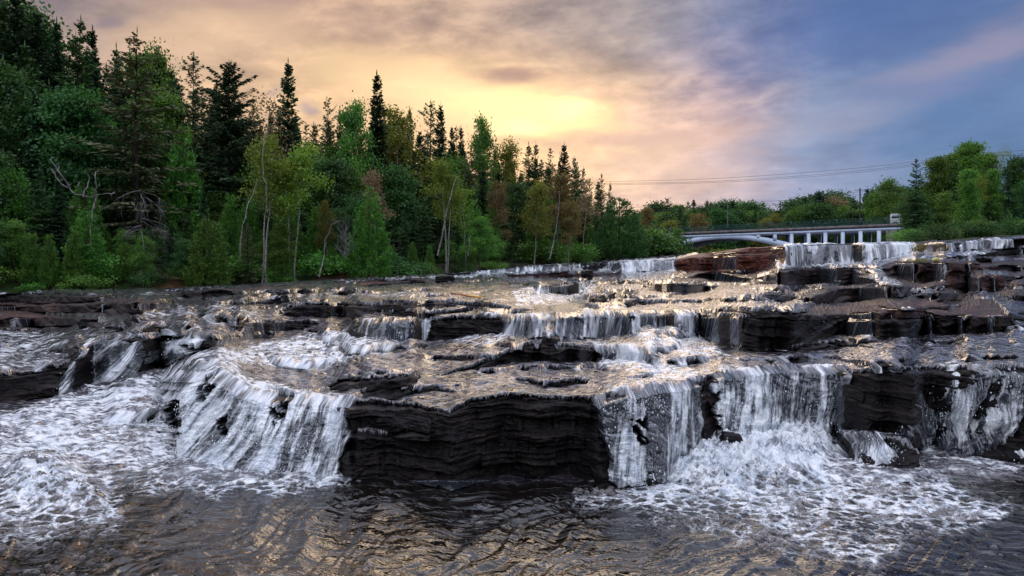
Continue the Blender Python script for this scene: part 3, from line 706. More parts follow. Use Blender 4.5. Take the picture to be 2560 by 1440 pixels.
def nrm(a): return a/np.maximum(np.linalg.norm(a, axis=-1, keepdims=True), 1e-9)
def diamonds(c, L, W, l, w):
    l = np.asarray(l)[:, None]; w = np.asarray(w)[:, None]
    V = np.stack([c-L*l*0.5, c+W*w*0.5+L*l*0.05, c+L*l*0.5, c-W*w*0.5+L*l*0.05], 1).reshape(-1, 3)
    return V, np.arange(len(V), dtype=np.int32).reshape(-1, 4)
def tube(pts, rad, sides=5):
    pts = np.asarray(pts, float); rad = np.asarray(rad, float); n = len(pts)
    t = nrm(np.gradient(pts, axis=0)); up = np.array([0.13, 0.31, 0.94]); up = np.where(abs(t@up)[:, None] > 0.93, np.array([1, 0, 0.1]), up)
    a = nrm(np.cross(t, up)); b = np.cross(t, a)
    th = np.arange(sides)*2*np.pi/sides
    V = pts[:, None]+rad[:, None, None]*(a[:, None]*np.cos(th)[None, :, None]+b[:, None]*np.sin(th)[None, :, None])
    i = np.arange(n*sides).reshape(n, sides); j = np.roll(i, -1, 1)
    return V.reshape(-1, 3), np.stack([i[:-1], j[:-1], j[1:], i[1:]], -1).reshape(-1, 4)
class Acc:
    def __init__(s): s.v = []; s.f = []; s.t = []; s.n = 0
    def add(s, V, Fc, tint=None):
        s.v.append(V); s.f.append(Fc+s.n); s.n += len(V)
        s.t.append(np.full(len(V), 0.5) if tint is None else tint)
    def mesh(s, name, mats, smooth=True): return make_mesh(name, np.concatenate(s.v), np.concatenate(s.f), mats, {'tint': np.concatenate(s.t)}, smooth)

def conifer(seed, H=12.0, R=1.9, p=0.85, droop=0.35, dens=1.0, bare=0.05, gap=0.0, lmat=None, nl=26, irregular=0.25, thin=1.0, size=1.0):
    r = np.random.RandomState(seed); tk = Acc(); cr = Acc()
    zt = np.linspace(0, H, 12); sway = np.cumsum(r.normal(0, 0.02, (12, 2)), 0)*H*0.1
    tp = np.column_stack([sway, zt]); tk.add(*tube(tp, 0.011*H*(1-zt/H*0.93), 6))
    zs = bare*H + (H*0.985-bare*H)*np.sort(np.clip(np.linspace(0, 1, nl)**0.92+r.normal(0, 0.008, nl), 0, 1))
    for zl_ in zs:
        z = zl_; h = z/H; prof = (1-h)**p*min(1, 0.55+h*2.2)+0.03
        nb = r.randint(5, 9)
        for b in range(nb):
            if r.rand() < gap: continue
            L = R*prof*(1+r.normal(0, irregular)); L = max(L, 0.12)
            az = b*2*np.pi/nb+r.normal(0, 0.35); d = np.array([math.cos(az), math.sin(az), 0]); lat = np.array([-d[1], d[0], 0]); z = min(zl_+r.normal(0, 0.011*H), H*0.985)
            c0 = np.array([np.interp(z, zt, tp[:, 0]), np.interp(z, zt, tp[:, 1]), z])
            ang = lerp(-0.05, 0.9, h**1.5)
            def bp(t):
                t = np.asarray(t)[:, None]
                return c0+d*L*t+np.array([0, 0, 1.0])*(L*(ang*t-droop*t*t*(1-h)+0.22*droop*t**4*(1-h)))
            tt = np.linspace(0, 1, 4); tk.add(*tube(bp(tt), np.array([0.020, 0.014, 0.008, 0.003])*H/12*min(1, L), 3))
            n = max(6, int(dens*(28*L+8)))
            t = r.rand(n)**0.75; s = r.uniform(-1, 1, n)*0.42*(1-t*0.75)*L*thin
            c = bp(t)+lat*s[:, None]+np.array([0, 0, 1.0])*(-0.22*np.abs(s)+r.normal(0, 0.03, n))[:, None]
            dirL = nrm(d+lat*(np.sign(s)*0.9*(0.3+r.rand(n)*0.7))[:, None]+np.array([0, 0, 1.0])*(-0.25+r.normal(0, 0.25, n))[:, None])
            W = nrm(np.cross(dirL, nrm(np.array([0, 0, 1.0])+r.normal(0, 0.55, (n, 3)))))
            V, Fq = diamonds(c, dirL, W, size*(0.20+0.20*r.rand(n))*(0.35+0.65*min(1, L)), size*(0.06+0.06*r.rand(n)))
            bt = np.clip(r.normal(0.45, 0.15)+0.25*(t-0.4), 0, 1)
            cr.add(V, Fq, np.repeat(np.clip(bt+r.normal(0, 0.12, n), 0, 1), 4))
    V, Fq = diamonds(np.array([[tp[-1, 0], tp[-1, 1], H+0.1]]), np.array([[0, 0, 1.0]]), np.array([[1.0, 0, 0]]), [0.7], [0.1]); cr.add(V, Fq)
    return tk.mesh('trunk', B_dark), cr.mesh('crown', lmat)

def branchy(r, tk, p0, d0, L, rad, depth, tips, bend=0.35, up=0.25, sides=4, kids=(2, 4)):
    n = 6; pts = [np.array(p0, float)]; d = np.array(d0, float); d /= np.linalg.norm(d)
    for i in range(n-1):
        d = d+r.normal(0, bend/n**0.5*0.6, 3)+np.array([0, 0, up/n]); d /= np.linalg.norm(d)
        pts.append(pts[-1]+d*L/(n-1))
    pts = np.array(pts); rr = np.linspace(rad, rad*0.45, n)
    if depth == 0: rr[-1] = rad*0.15
    tk.add(*tube(pts, rr, sides))
    tips.append((pts[-1], d, depth))
    if depth > 0:
        for k in range(r.randint(*kids)+1):
            i = r.randint(1, n); f = pts[i]
            a = nrm(np.cross(d, r.normal(0, 1, 3))); nd = nrm(d*0.8+a*(0.6+0.4*r.rand()))
            branchy(r, tk, f, nd, L*(0.45+0.25*r.rand()), rr[i]*0.6, depth-1, tips, bend, up, max(3, sides-1), kids)
    return pts

def broadleaf(seed, H=11.0, lean=(0, 0), lmat=None, bark=None, nlimb=12, leaves=60, spread=1.5, first=0.35, leaf=0.15, clump=0.42, rad=0.011, trunks=1):
    r = np.random.RandomState(seed); tk = Acc(); cr = Acc()
    tips = []
    for q in range(trunks):
        z = np.linspace(0, 1, 9); w = np.cumsum(r.normal(0, 0.10, (9, 2)), 0)*H*0.06
        off = np.array([lean[0]+r.normal(0, 0.08)*q, lean[1]])*H
        Hq = H*(1-0.12*q)
        tp = np.column_stack([w[:, 0]-w[0, 0]+off[0]*z**1.3+0.25*q, w[:, 1]-w[0, 1]+off[1]*z**1.3, z*Hq*0.96])
        tk.add(*tube(tp, rad*H*(1-0.85*z), 6))
        for i in range(nlimb//trunks+1):
            h = first+(0.97-first)*(i+r.rand()*0.5)/(nlimb//trunks+1)
            p0 = np.array([np.interp(h, z, tp[:, k]) for k in range(3)])
            az = i*2.4+r.rand(); rise = lerp(0.35, 1.2, h)
            L = spread*H*0.12*(1.25-h*0.8)*(0.75+0.5*r.rand())
            branchy(r, tk, p0, (math.cos(az), math.sin(az), rise), L, rad*H*0.34*(1.1-h), 2, tips, kids=(2, 4))
        tips.append((tp[-1], np.array([0, 0, 1.0]), 0))
    for (p, d, dep) in tips:
        if dep == 2: continue
        n = int(leaves*(0.6+0.8*r.rand()));
        if r.rand() < 0.12: continue
        cs = clump*(0.7+0.6*r.rand())
        c = p+r.normal(0, 1, (n, 3))*np.array([cs, cs, cs*0.62])
        dl = nrm(r.normal(0, 1, (n, 3))+np.array([0, 0, -0.3])); W = nrm(np.cross(dl, r.normal(0, 1, (n, 3))))
        s = leaf*(0.7+0.6*r.rand(n)); V, Fq = diamonds(c, dl, W, s*1.25, s*0.85)
        bt = np.clip(r.normal(0.5, 0.22), 0, 1)
        cr.add(V, Fq, np.repeat(np.clip(bt+r.normal(0, 0.12, n), 0, 1), 4))
    return tk.mesh('trunk', bark or B_dark), cr.mesh('crown', lmat)

def cedar(seed, H=6.0, R=1.5, lmat=None, n=9000, p=0.75):
    r = np.random.RandomState(seed); tk = Acc(); cr = Acc()
    tk.add(*tube([[0, 0, 0], [0.02, 0, H*0.5], [0, 0.03, H*0.96]], [0.02*H, 0.012*H, 0.003*H], 6))
    nf = n//22
    h = 1-np.sqrt(r.rand(nf)); h = 0.02+h*0.97; az = r.rand(nf)*2*np.pi
    lump = 1+0.32*N2(az*1.9, h*7, seed)+0.18*N2(az*5, h*17, seed+1)
    rr = R*(1-h)**p*lump*(0.55+0.45*r.rand(nf)**0.4)*np.minimum(1, 0.6+h*3)
    c0 = np.column_stack([rr*np.cos(az), rr*np.sin(az), h*H])
    out = np.column_stack([np.cos(az), np.sin(az), np.full(nf, 0.9)]); out = nrm(out+r.normal(0, 0.22, out.shape))
    bt = np.clip(r.normal(0.45, 0.17, nf)+0.3*(lump-1), 0, 1)
    for i in range(nf):
        k = 22; t = r.rand(k); lat = nrm(np.cross(out[i], r.normal(0, 1, 3)))
        sp = 0.30*(0.6+0.6*r.rand())*(H/6)**0.5
        c = c0[i]+out[i]*(t*1.5*sp)[:, None]+lat*(r.uniform(-1, 1, k)*sp*(1-t*0.6))[:, None]+r.normal(0, 0.05, (k, 3))
        dl = nrm(out[i]+lat*r.normal(0, 0.6, (k, 1))+r.normal(0, 0.3, (k, 3))); W = nrm(np.cross(dl, r.normal(0, 1, (k, 3))))
        V, Fq = diamonds(c, dl, W, 0.12+0.10*r.rand(k), 0.06+0.04*r.rand(k))
        cr.add(V, Fq, np.repeat(np.clip(bt[i]+r.normal(0, 0.1, k), 0, 1), 4))
    return tk.mesh('trunk', B_dark), cr.mesh('crown', lmat)

def shrub(seed, H=1.5, lmat=None, n=34, leaf=0.12):
    r = np.random.RandomState(seed); tk = Acc(); cr = Acc()
    for i in range(n):
        az = r.rand()*6.28; sp = r.rand()**0.6*H*0.95; z = H*(0.15+0.8*r.rand())*(1-0.45*(sp/H)**2)
        tip = np.array([math.cos(az)*sp, math.sin(az)*sp, z])
        if i % 2 == 0: tk.add(*tube([[0, 0, 0], tip*[0.5, 0.5, 0.6], tip], [0.012*H, 0.009*H, 0.004*H], 3))
        k = 75; cs = H*0.15
        c = tip+r.normal(0, 1, (k, 3))*cs*[1.2, 1.2, 0.8]; c[:, 2] = np.abs(c[:, 2])
        dl = nrm(r.normal(0, 1, (k, 3))); W = nrm(np.cross(dl, r.normal(0, 1, (k, 3)))); s = leaf*(0.6+0.7*r.rand(k))
        V, Fq = diamonds(c, dl, W, s*1.2, s*0.8); bt = np.clip(r.normal(0.5, 0.22), 0, 1)
        cr.add(V, Fq, np.repeat(np.clip(bt+r.normal(0, 0.12, k), 0, 1), 4))
    return tk.mesh('stems', B_dark), cr.mesh('foliage', lmat)

def dead_branches(seed, H=3.0, n=26, droop=True, bark=None):
    """bare grey limbs hanging out of the lower part of a half dead tree"""
    r = np.random.RandomState(seed); tk = Acc(); tips = []
    for i in range(n):
        z = H*(0.35+0.6*r.rand()); az = r.rand()*6.28
        branchy(r, tk, (0, 0, z), (math.cos(az), math.sin(az), -0.1 if droop else 0.7), H*0.34*(0.5+0.8*r.rand()), 0.016, 3, tips, 0.35, -1.1 if droop else 0.5, 3, (2, 4))
    return tk

# ------------------------------------------------------------------ banks: terrain behind the water's edge
def rise(u): return np.interp(u, [-2200, 0, 400, 900, 1500, 1700, 1900, 2240, 2560, 4600], [0.22, 0.20, 0.17, 0.10, 0.05, 0.03, 0.02, 0.05, 0.08, 0.10])
def bankz(u): return EYE-(end_v(u)-V0)/F*end_Y(u)
def zg(u, Y):
    d = np.maximum(Y-end_Y(u)-1.0, 0)
    left = np.where(np.asarray(u) < 1900, 1.0, 0.0)
    lip = lerp(np.interp(u, [1560, 1700], [0.35, 0.05]), 0.1, 1-left)
    return bankz(u)+lip*np.minimum(d, 1)+rise(u)*np.minimum(d, 60)*np.where(np.asarray(u) < 1640, 1, np.where(np.asarray(u) > 2200, 1, 0.3))
gu = np.concatenate([np.linspace(-2200, 2800, 420), np.linspace(2820, 4600, 60)])
gd = np.concatenate([np.linspace(0.6, 6, 30), np.geomspace(6.4, 60, 40)])
GU, GD = np.meshgrid(gu, gd); GY = end_Y(GU)+GD; GX = (GU-1280)/F*GY
GZ = zg(GU, GY)-0.12+0.18*fbm(GX*0.5, GY*0.5, 101, 4)*np.minimum(GD/2, 1)-0.45*(GD < 1.0)
# the river channel stays open between the two banks, up to and under the bridge
chan = ss(1640, 1690, GU)*(1-ss(2140, 2230, GU)); GZ = GZ-chan*0.6
def mat_soil():
    m, g, out = material('forest_soil')
    geo = g.n('ShaderNodeNewGeometry')
    a = g.noise(geo.outputs['Position'], 0.45, 4, 0.6).outputs[0]; b = g.noise(geo.outputs['Position'], 5, 6, 0.65).outputs[0]
    c1 = g.ramp(b, [(0.35, (0.010, 0.009, 0.006, 1)), (0.65, (0.05, 0.035, 0.022, 1))])
    c2 = g.ramp(b, [(0.35, (0.012, 0.022, 0.006, 1)), (0.65, (0.035, 0.065, 0.014, 1))])
    c3 = g.ramp(b, [(0.35, (0.07, 0.028, 0.016, 1)), (0.65, (0.18, 0.075, 0.04, 1))])
    c = g.mix(g.mapr(a, 0.42, 0.55), c1, c2)
    rd = g.n('ShaderNodeAttribute', attribute_name='redsoil').outputs['Fac']
    c = g.mix(rd, c, c3)
    p = principled(g, out, c, 0.9, 0.2); bm = g.n('ShaderNodeBump'); bm.inputs['Distance'].default_value = 0.06; g.link(b, bm.inputs['Height']); g.link(bm.outputs[0], p.inputs['Normal'])
    return m
M_soil = mat_soil()
rs = np.maximum(np.exp(-((GU-880)/70)**2)*(GD < 3.5), 0.6*np.exp(-((GU-430)/60)**2)*(GD < 4))
link('forest_floor', make_mesh('forest_floor', np.stack([GX, GY, GZ], -1).reshape(-1, 3), grid_faces(*GX.shape), M_soil, {'redsoil': rs}),
     kind='structure', label='dark soil and moss of the wooded river banks')
# the land beyond, one sheet out to the horizon, rising a little behind the bridge
a_ = np.linspace(-1.35, 1.35, 121); d_ = np.concatenate([np.linspace(110, 300, 24), np.geomspace(330, 2500, 12)])
A_, D_ = np.meshgrid(a_, d_); LX = D_*np.sin(A_); LY = D_*np.cos(A_)
LZ = EYE+1.2+ss(150, 260, D_)*3.0+1.0*fbm(LX*0.01, LY*0.01, 111, 3)
LZ = LZ - 1.4*np.exp(-((A_-0.27)/0.10)**2)*ss(200, 150, D_)
link('land', make_mesh('land', np.stack([LX, LY, LZ], -1).reshape(-1, 3), grid_faces(*LX.shape), M_soil, {'redsoil': LX*0}), kind='structure', label='wooded land beyond the bridge')

# ------------------------------------------------------------------ placing trees
KIND = {}
def reg(key, name, ref, meshes): KIND[key] = (name, ref, meshes)
for i in range(4): reg(f'spruce{i}', 'spruce_tree', 12.0, conifer(200+i, 12, 2.0+0.2*i, 0.8, 0.42, 1.0, 0.05, 0.05, L_spruce, 28))
for i in range(3): reg(f'fir{i}', 'fir_tree', 12.0, conifer(220+i, 12, 1.15+0.15*i, 0.62, 0.30, 1.1, 0.04, 0.02, L_fir, 60, 0.18))
for i in range(2): reg(f'olive{i}', 'spruce_tree', 12.0, conifer(230+i, 12, 2.5, 0.75, 0.30, 0.75, 0.08, 0.22, L_olive, 24, 0.35, 0.8))
for i in range(2): reg(f'pine{i}', 'pine_tree', 12.0, conifer(240+i, 12, 1.5, 0.45, 0.0, 0.7, 0.30, 0.35, L_olive, 20, 0.4, 1.1, 1.2))
reg('broadspruce', 'spruce_tree', 12.0, conifer(250, 12, 2.6, 0.55, 0.35, 1.5, 0.05, 0.05, L_fir, 34, 0.28))
for i in range(3): reg(f'cedar{i}', 'cedar_tree', 6.0, cedar(260+i, 6, 1.45+0.15*i, L_cedar, 11000))
reg('bigcedar', 'cedar_tree', 6.0, cedar(265, 6, 2.3, L_dark, 16000, 0.6))
for i in range(3): reg(f'green{i}', 'broadleaf_tree', 10.0, broadleaf(300+i, 10, (0.02*i, 0), L_green, B_dark, 15, 52, 1.5, 0.22, 0.15, 0.42))
for i in range(2): reg(f'dark{i}', 'broadleaf_tree', 10.0, broadleaf(310+i, 10, (0, 0), L_dark, B_dark, 16, 56, 1.6, 0.18, 0.16, 0.45))
for i in range(2): reg(f'birch{i}', 'birch_tree', 10.0, broadleaf(320+i, 10, (0.10-0.16*i, 0), L_lime, B_white, 9, 34, 1.5, 0.52, 0.14, 0.36, 0.0085, 2))
for i in range(2): reg(f'yellow{i}', 'birch_tree', 10.0, broadleaf(330+i, 10, (0.05, 0), L_yellow, B_white, 11, 36, 1.3, 0.35, 0.14, 0.36, 0.0085))
for i in range(2): reg(f'orange{i}', 'broadleaf_tree', 10.0, broadleaf(340+i, 10, (-0.04, 0), L_orange, B_grey, 12, 36, 1.4, 0.3, 0.14, 0.38))
reg('brown0', 'broadleaf_tree', 10.0, broadleaf(350, 10, (0.02, 0), L_brown, B_white, 10, 22, 1.2, 0.45, 0.13, 0.34, 0.008))
for i in range(2): reg(f'poplar{i}', 'poplar_tree', 12.0, broadleaf(360+i, 12, (0, 0), L_green, B_dark, 22, 46, 0.85, 0.2, 0.17, 0.42))
for i in range(2): reg(f'aspen{i}', 'aspen_tree', 10.0, broadleaf(370+i, 10, (0.05, 0), L_brown if i else L_lime, B_white, 10, 8, 1.3, 0.45, 0.13, 0.4, 0.007))
for i, lm in enumerate((L_green, L_dark, L_lime, L_cedar)): reg(f'shrub{i}', 'shrub', 1.5, shrub(380+i, 1.5, lm))
def far_mesh(pair, name):
    return pair
rnd_ = random.Random(4)
COUNT = [0]
def put(key, u, vtop, Y, label, cat, group=None, w=1.0, rot=None, H=None, zbase=None, name=None, parts=True):
    nm, ref, (mt, mc) = KIND[key]
    z0 = float(zg(u, Y))-0.08 if zbase is None else zbase
    if H is None: H = EYE-(vtop-V0)/F*Y-z0
    if H < 0.3: return None
    s = H/ref
    o = bpy.data.objects.new(name or nm, None); C.objects.link(o); o.location = ((u-1280)/F*Y, Y, z0)
    o.scale = (s*w, s*w, s); o.rotation_euler = (0, 0, rnd_.uniform(0, 6.28) if rot is None else rot)
    o.empty_display_size = 0.3
    o['label'] = label; o['category'] = cat
    if group: o['group'] = group
    a, b = ('stems', 'foliage') if nm == 'shrub' else ('trunk', 'crown')
    for pn, me in ((a, mt), (b, mc)):
        c = bpy.data.objects.new(pn, me); C.objects.link(c); c.parent = o
    COUNT[0] += 1
    return o

SKY_U = [-900, -300, 0, 60, 120, 170, 240, 270, 340, 400, 450, 520, 570, 630, 700, 760, 830, 900, 940, 1020, 1060, 1140, 1205, 1290, 1340, 1440, 1470, 1560, 1600, 1640]
SKY_V = [-60, -20, -10, 15, 60, 100, 150, 180, 120, 150, 210, 240, 220, 280, 290, 300, 300, 300, 300, 300, 340, 350, 350, 385, 395, 420, 465, 500, 545, 600]
# --- hero trees of the left bank
hero = [
 ('spruce1', 200, 52, 43, 1.15, 'tall dark spruce standing highest above the trees at the far left skyline', 'spruce'),
 ('fir0', 232, 78, 48, 0.9, 'thin dark fir spire just right of the tall far left spruce', 'fir'),
 ('olive0', 345, 86, 36, 1.35, 'huge half dead spruce with layered olive branches and bare grey lower limbs', 'spruce'),
 ('green1', 380, 125, 47, 0.7, 'light green tree crown peeping over the half dead spruce', 'tree'),
 ('pine0', 482, 142, 47, 0.9, 'sparse brownish pine top between the half dead spruce and the broad spruce', 'pine'),
 ('broadspruce', 572, 162, 40, 1.05, 'broad dark spruce with a dense rounded top', 'spruce'),
 ('fir1', 722, 158, 43, 1.0, 'narrow dark fir spire left of the sky gap, above the birches', 'fir'),
 ('aspen1', 665, 245, 42, 1.0, 'thin grey brown birch top between the broad spruce and the narrow fir', 'birch'),
 ('pine1', 818, 248, 47, 0.8, 'open feathery pine against the pale sky', 'pine'),
 ('fir2', 849, 275, 50, 0.55, 'very thin small fir spire right of the feathery pine', 'fir'),
 ('fir0', 941, 188, 47, 1.0, 'tall isolated fir spire in the middle of the left bank skyline', 'fir'),
 ('yellow0', 1000, 270, 50, 1.15, 'golden backlit tree right of the isolated fir spire', 'tree'),
 ('green0', 885, 262, 46, 0.6, 'green leafy tree left of the isolated fir spire', 'tree'),
 ('pine0', 1075, 260, 54, 0.95, 'backlit golden edged fir, left one of the twin spires', 'fir'),
 ('fir2', 1101, 264, 52, 0.75, 'dark slim fir, right one of the twin spires', 'fir'),
 ('pine1', 1140, 322, 58, 1.0, 'open backlit pine with golden rims right of the twin spires', 'pine'),
 ('green2', 1206, 300, 58, 0.5, 'tall pointed leafy tree below the brightest cloud', 'tree'),
 ('yellow1', 1262, 365, 60, 0.9, 'golden rimmed birch top on the descending skyline', 'birch'),
 ('spruce2', 1340, 358, 62, 0.9, 'first spruce of the dark row above the autumn trees', 'spruce'),
 ('spruce0', 1378, 372, 62, 0.9, 'second broader spruce of the dark row above the autumn trees', 'spruce'),
 ('fir1', 1410, 362, 61, 1.1, 'sharp dark fir, highest of the row above the autumn trees', 'fir'),
 ('spruce3', 1437, 396, 64, 0.8, 'small spruce at the right end of the row above the autumn trees', 'spruce'),
 ('pine1', 1472, 448, 64, 0.8, 'dark open topped pine near the end of the left bank', 'pine'),
 ('spruce1', 1503, 436, 66, 0.75, 'last tall dark spruce before the power lines begin', 'spruce'),
 ('spruce2', 1526, 458, 66, 0.7, 'short dark spruce just right of the last tall one', 'spruce'),
 ('birch0', 655, 350, 33.5, 0.95, 'white stemmed birch with lime green leaves in front of the dark spruces', 'birch'),
 ('birch1', 735, 350, 34.5, 1.0, 'leaning birch with bright lime crown below the narrow fir', 'birch'),
 ('cedar1', 922, 470, 35.6, 0.95, 'bright green pointed cedar at the water side', 'cedar'),
 ('brown0', 942, 425, 38, 0.9, 'thin tree with pale brown leaves behind the bright cedar', 'tree'),
 ('birch1', 1115, 402, 42, 0.95, 'slender white birches with yellow green crown by the far cascade', 'birch'),
 ('aspen0', 1165, 465, 43, 1.0, 'sparse lime leaved birch leaning right by the far cascade', 'birch'),
 ('green0', 1200, 545, 42.5, 1.3, 'bright green low leafy tree arching over the bank', 'tree'),
 ('orange0', 1252, 455, 49, 0.8, 'small tree with peach coloured leaves left of the autumn trees', 'tree'),
 ('yellow1', 1335, 462, 50.5, 1.1, 'yellow green autumn tree with drooping branches', 'tree'),
 ('orange1', 1392, 432, 53, 1.15, 'rusty orange autumn tree, biggest of the coloured ones', 'tree'),
 ('orange0', 1420, 505, 52, 1.0, 'lower golden orange tree in front of the rusty one', 'tree'),
 ('aspen1', 1455, 452, 56, 1.0, 'bare white branched birch behind the golden orange tree', 'birch'),
 ('bigcedar', 1548, 488, 60, 1.1, 'broad dark green cedar closing the left bank', 'cedar'),
 ('cedar2', 520, 530, 31.5, 1.0, 'small glossy light green tree at the water, right of the grey hanging branches', 'tree'),
 ('green2', 705, 560, 34.5, 1.2, 'rounded bright green small tree under the birches', 'tree'),
 ('yellow0', 820, 505, 37, 0.7, 'thin yellow leaved sapling beside the leaning pale trunk', 'tree'),
 ('dark0', 75, 40, 46, 0.9, 'dark leafy tree left of the tallest far left spruce', 'tree'),
 ('spruce3', 20, 2, 44, 1.1, 'dark spruce filling the top left corner', 'spruce'),
 ('spruce0', 118, 46, 45, 0.8, 'spruce top beside the dark leafy tree in the top left', 'spruce'),
 ('spruce2', 292, 120, 45, 0.9, 'spruce top between the thin fir spire and the half dead spruce', 'spruce'),
 ('spruce1', 430, 175, 44, 0.9, 'spruce right behind the half dead spruce', 'spruce'),
 ('cedar0', 215, 520, 31, 1.1, 'olive green bushy cedar beneath the curved dead branches', 'cedar'),
 ('olive1', 620, 560, 33, 1.2, 'drooping olive young spruce under the broad spruce', 'spruce'),
 ('orange1', 1622, 520, 84, 1.1, 'orange leaved tree at the left end of the bridge', 'tree'),
 ('green1', 1692, 572, 74, 1.0, 'small bright green tree in front of the bridge arch', 'tree'),
]
for (k_, u, v, Y, w, lab, cat) in hero: put(k_, u, v, Y, lab, cat, w=w)
AREAS = [(-9999, 'farther along the bank'), (0, 'below the tallest far left spruce'), (250, 'around the half dead spruce'), (450, 'around the round topped broad spruce'), (630, 'by the lime birches'),
         (800, 'below the isolated fir spire'), (1020, 'below the twin spires'), (1185, 'left of the autumn trees'), (1320, 'among the autumn trees'), (1470, 'by the broad closing cedar'),
         (1585, 'at the bridge foot'), (2200, 'beside the right bank spruce'), (2330, 'below the right bank poplars'), (2470, 'by the right border')]
def area(u):
    return [t for a, t in AREAS if u >= a][-1]
# --- forest filling, five rows
ROWT = ['at the waterline', 'just behind the waterline', 'midway up', 'high up', 'near the skyline']
fill = {'spruce': 'x',
        'fir': 'plain slim fir crowded within the left bank forest below the skyline',
        'cedar': 'plain green cedar crowded within the left bank forest below the skyline',
        'tree': 'plain green leafy tree crowded within the left bank forest below the skyline'}
rows = [(1.6, 0.24, 50), (4.0, 0.50, 54), (8, 0.74, 44), (12.5, 0.88, 36), (18, 0.98, 30)]
keys = [['cedar0', 'cedar1', 'dark0', 'spruce3', 'green0', 'cedar2', 'spruce0', 'green1', 'olive1'], ['cedar0', 'dark1', 'spruce1', 'spruce2', 'green1', 'cedar1', 'cedar2', 'spruce0', 'fir1'],
        ['spruce0', 'dark0', 'spruce3', 'fir1', 'fir0', 'cedar1', 'green2', 'spruce2'], ['spruce1', 'fir2', 'spruce2', 'fir1', 'green0', 'fir0', 'spruce3', 'olive0'], ['spruce0', 'fir0', 'spruce3', 'fir0', 'fir1', 'fir2', 'spruce1', 'pine0']]
for ri, (d, fr, step) in enumerate(rows):
    u = -560
    while u < 1600-ri*14:
        Y = float(end_Y(u))+d*rnd_.uniform(0.85, 1.2); k_ = rnd_.choice(keys[ri])
        vb = float(end_v(u)); sk = float(np.interp(u, SKY_U, SKY_V))
        vt = vb+(sk-vb)*min(1.0, fr*rnd_.uniform(0.86, 1.08))+rnd_.uniform(-6, 14)
        if 262 < u < 440 and Y < 36: vt = max(vt, 575)
        if 505 < u < 640 and Y < 41: vt = max(vt, 480)
        if k_.startswith('cedar') or u > 1480: w = rnd_.uniform(0.85, 1.1)*0.85
        else: w = rnd_.uniform(0.9, 1.25)
        cat = 'cedar' if 'cedar' in k_ else 'spruce' if 'spruce' in k_ else 'fir' if 'fir' in k_ else 'tree'
        put(k_, u, vt, Y, {'spruce': 'dark spruce ', 'fir': 'slim fir ', 'cedar': 'green cedar ', 'tree': 'leafy tree '}[cat]+ROWT[ri]+' '+area(u), cat, 'the many '+cat+'s filling the left bank forest', w=w)
        u += step*rnd_.uniform(0.75, 1.3)*(1.35 if u < -40 else 1.0)
u = -80
while u < 1540:
    vt = float(np.interp(u, SKY_U, SKY_V))-rnd_.choice([-12, 0, 8, 20, 30])
    put(rnd_.choice(['fir0', 'fir1', 'fir2', 'spruce2', 'spruce3', 'pine1']), u, vt, float(end_Y(u))+rnd_.uniform(14, 19), 'slim dark spire on the skyline '+area(u), 'conifer', 'slim spires along the left skyline', w=rnd_.uniform(0.7, 1.0))
    u += 30*rnd_.uniform(0.6, 1.7)
# --- shrubs along the water's edge
u = -300
while u < 1600:
    Y = float(end_Y(u))+rnd_.uniform(0.9, 2.2); k_ = rnd_.choice(['shrub0', 'shrub1', 'shrub3', 'shrub1', 'shrub1', 'shrub3'])
    if not (845 < u < 905 or 395 < u < 450) :
        put(k_, u, 0, Y, 'low green shrub on the waterline '+area(u), 'shrub', 'shrubs along the left waterline', H=rnd_.uniform(0.35, 1.15)*(1 if u < 1100 else 1.4), w=rnd_.uniform(0.9, 1.6))
    u += 85*rnd_.uniform(0.5, 1.6)
for (u, H) in ((1590, 2.8), (1612, 2.2), (1632, 2.4), (1650, 1.8), (1668, 1.3), (1684, 1.3), (1700, 0.9)):
    put('shrub0' if u % 4 else 'shrub1', u, 0, float(end_Y(u))+2+H, 'dense green bush at the foot of the bridge, beyond the far cascade', 'bush', 'bushes at the foot of the bridge', H=H, w=1.1)

# --- right bank
rhero = [
 ('spruce1', 2290, 398, 66, 1.15, 'tall dark spruce standing at the left edge of the right bank trees', 'spruce'),
 ('poplar0', 2340, 388, 84, 1.1, 'green poplar just right of the tall right bank spruce', 'poplar'),
 ('poplar1', 2385, 380, 86, 1.0, 'second green poplar of the right bank, with a narrow top', 'poplar'),
 ('poplar0', 2432, 348, 82, 1.2, 'tallest poplar of the right bank, with a ragged top', 'poplar'),
 ('poplar1', 2472, 380, 84, 1.0, 'leafy poplar right of the tallest one', 'poplar'),
 ('aspen0', 2508, 372, 84, 0.9, 'sparse topped tree near the right border of the picture', 'tree'),
 ('dark1', 2548, 395, 82, 1.1, 'dark leafy tree at the right border of the picture', 'tree'),
 ('yellow1', 2352, 488, 70, 0.9, 'small olive yellow tree with rounded top in front of the poplars', 'tree'),
 ('birch0', 2450, 440, 74, 1.0, 'yellow green birch with pale leaning trunk in front of the poplars', 'birch'),
 ('green0', 2222, 452, 150, 1.0, 'bright green tree left of the tall right bank spruce', 'tree'),
 ('green1', 2190, 480, 155, 0.8, 'lower bright green tree over the right end of the bridge', 'tree'),
]
for (k_, u, v, Y, w, lab, cat) in rhero: put(k_, u, v, Y, lab, cat, w=w)
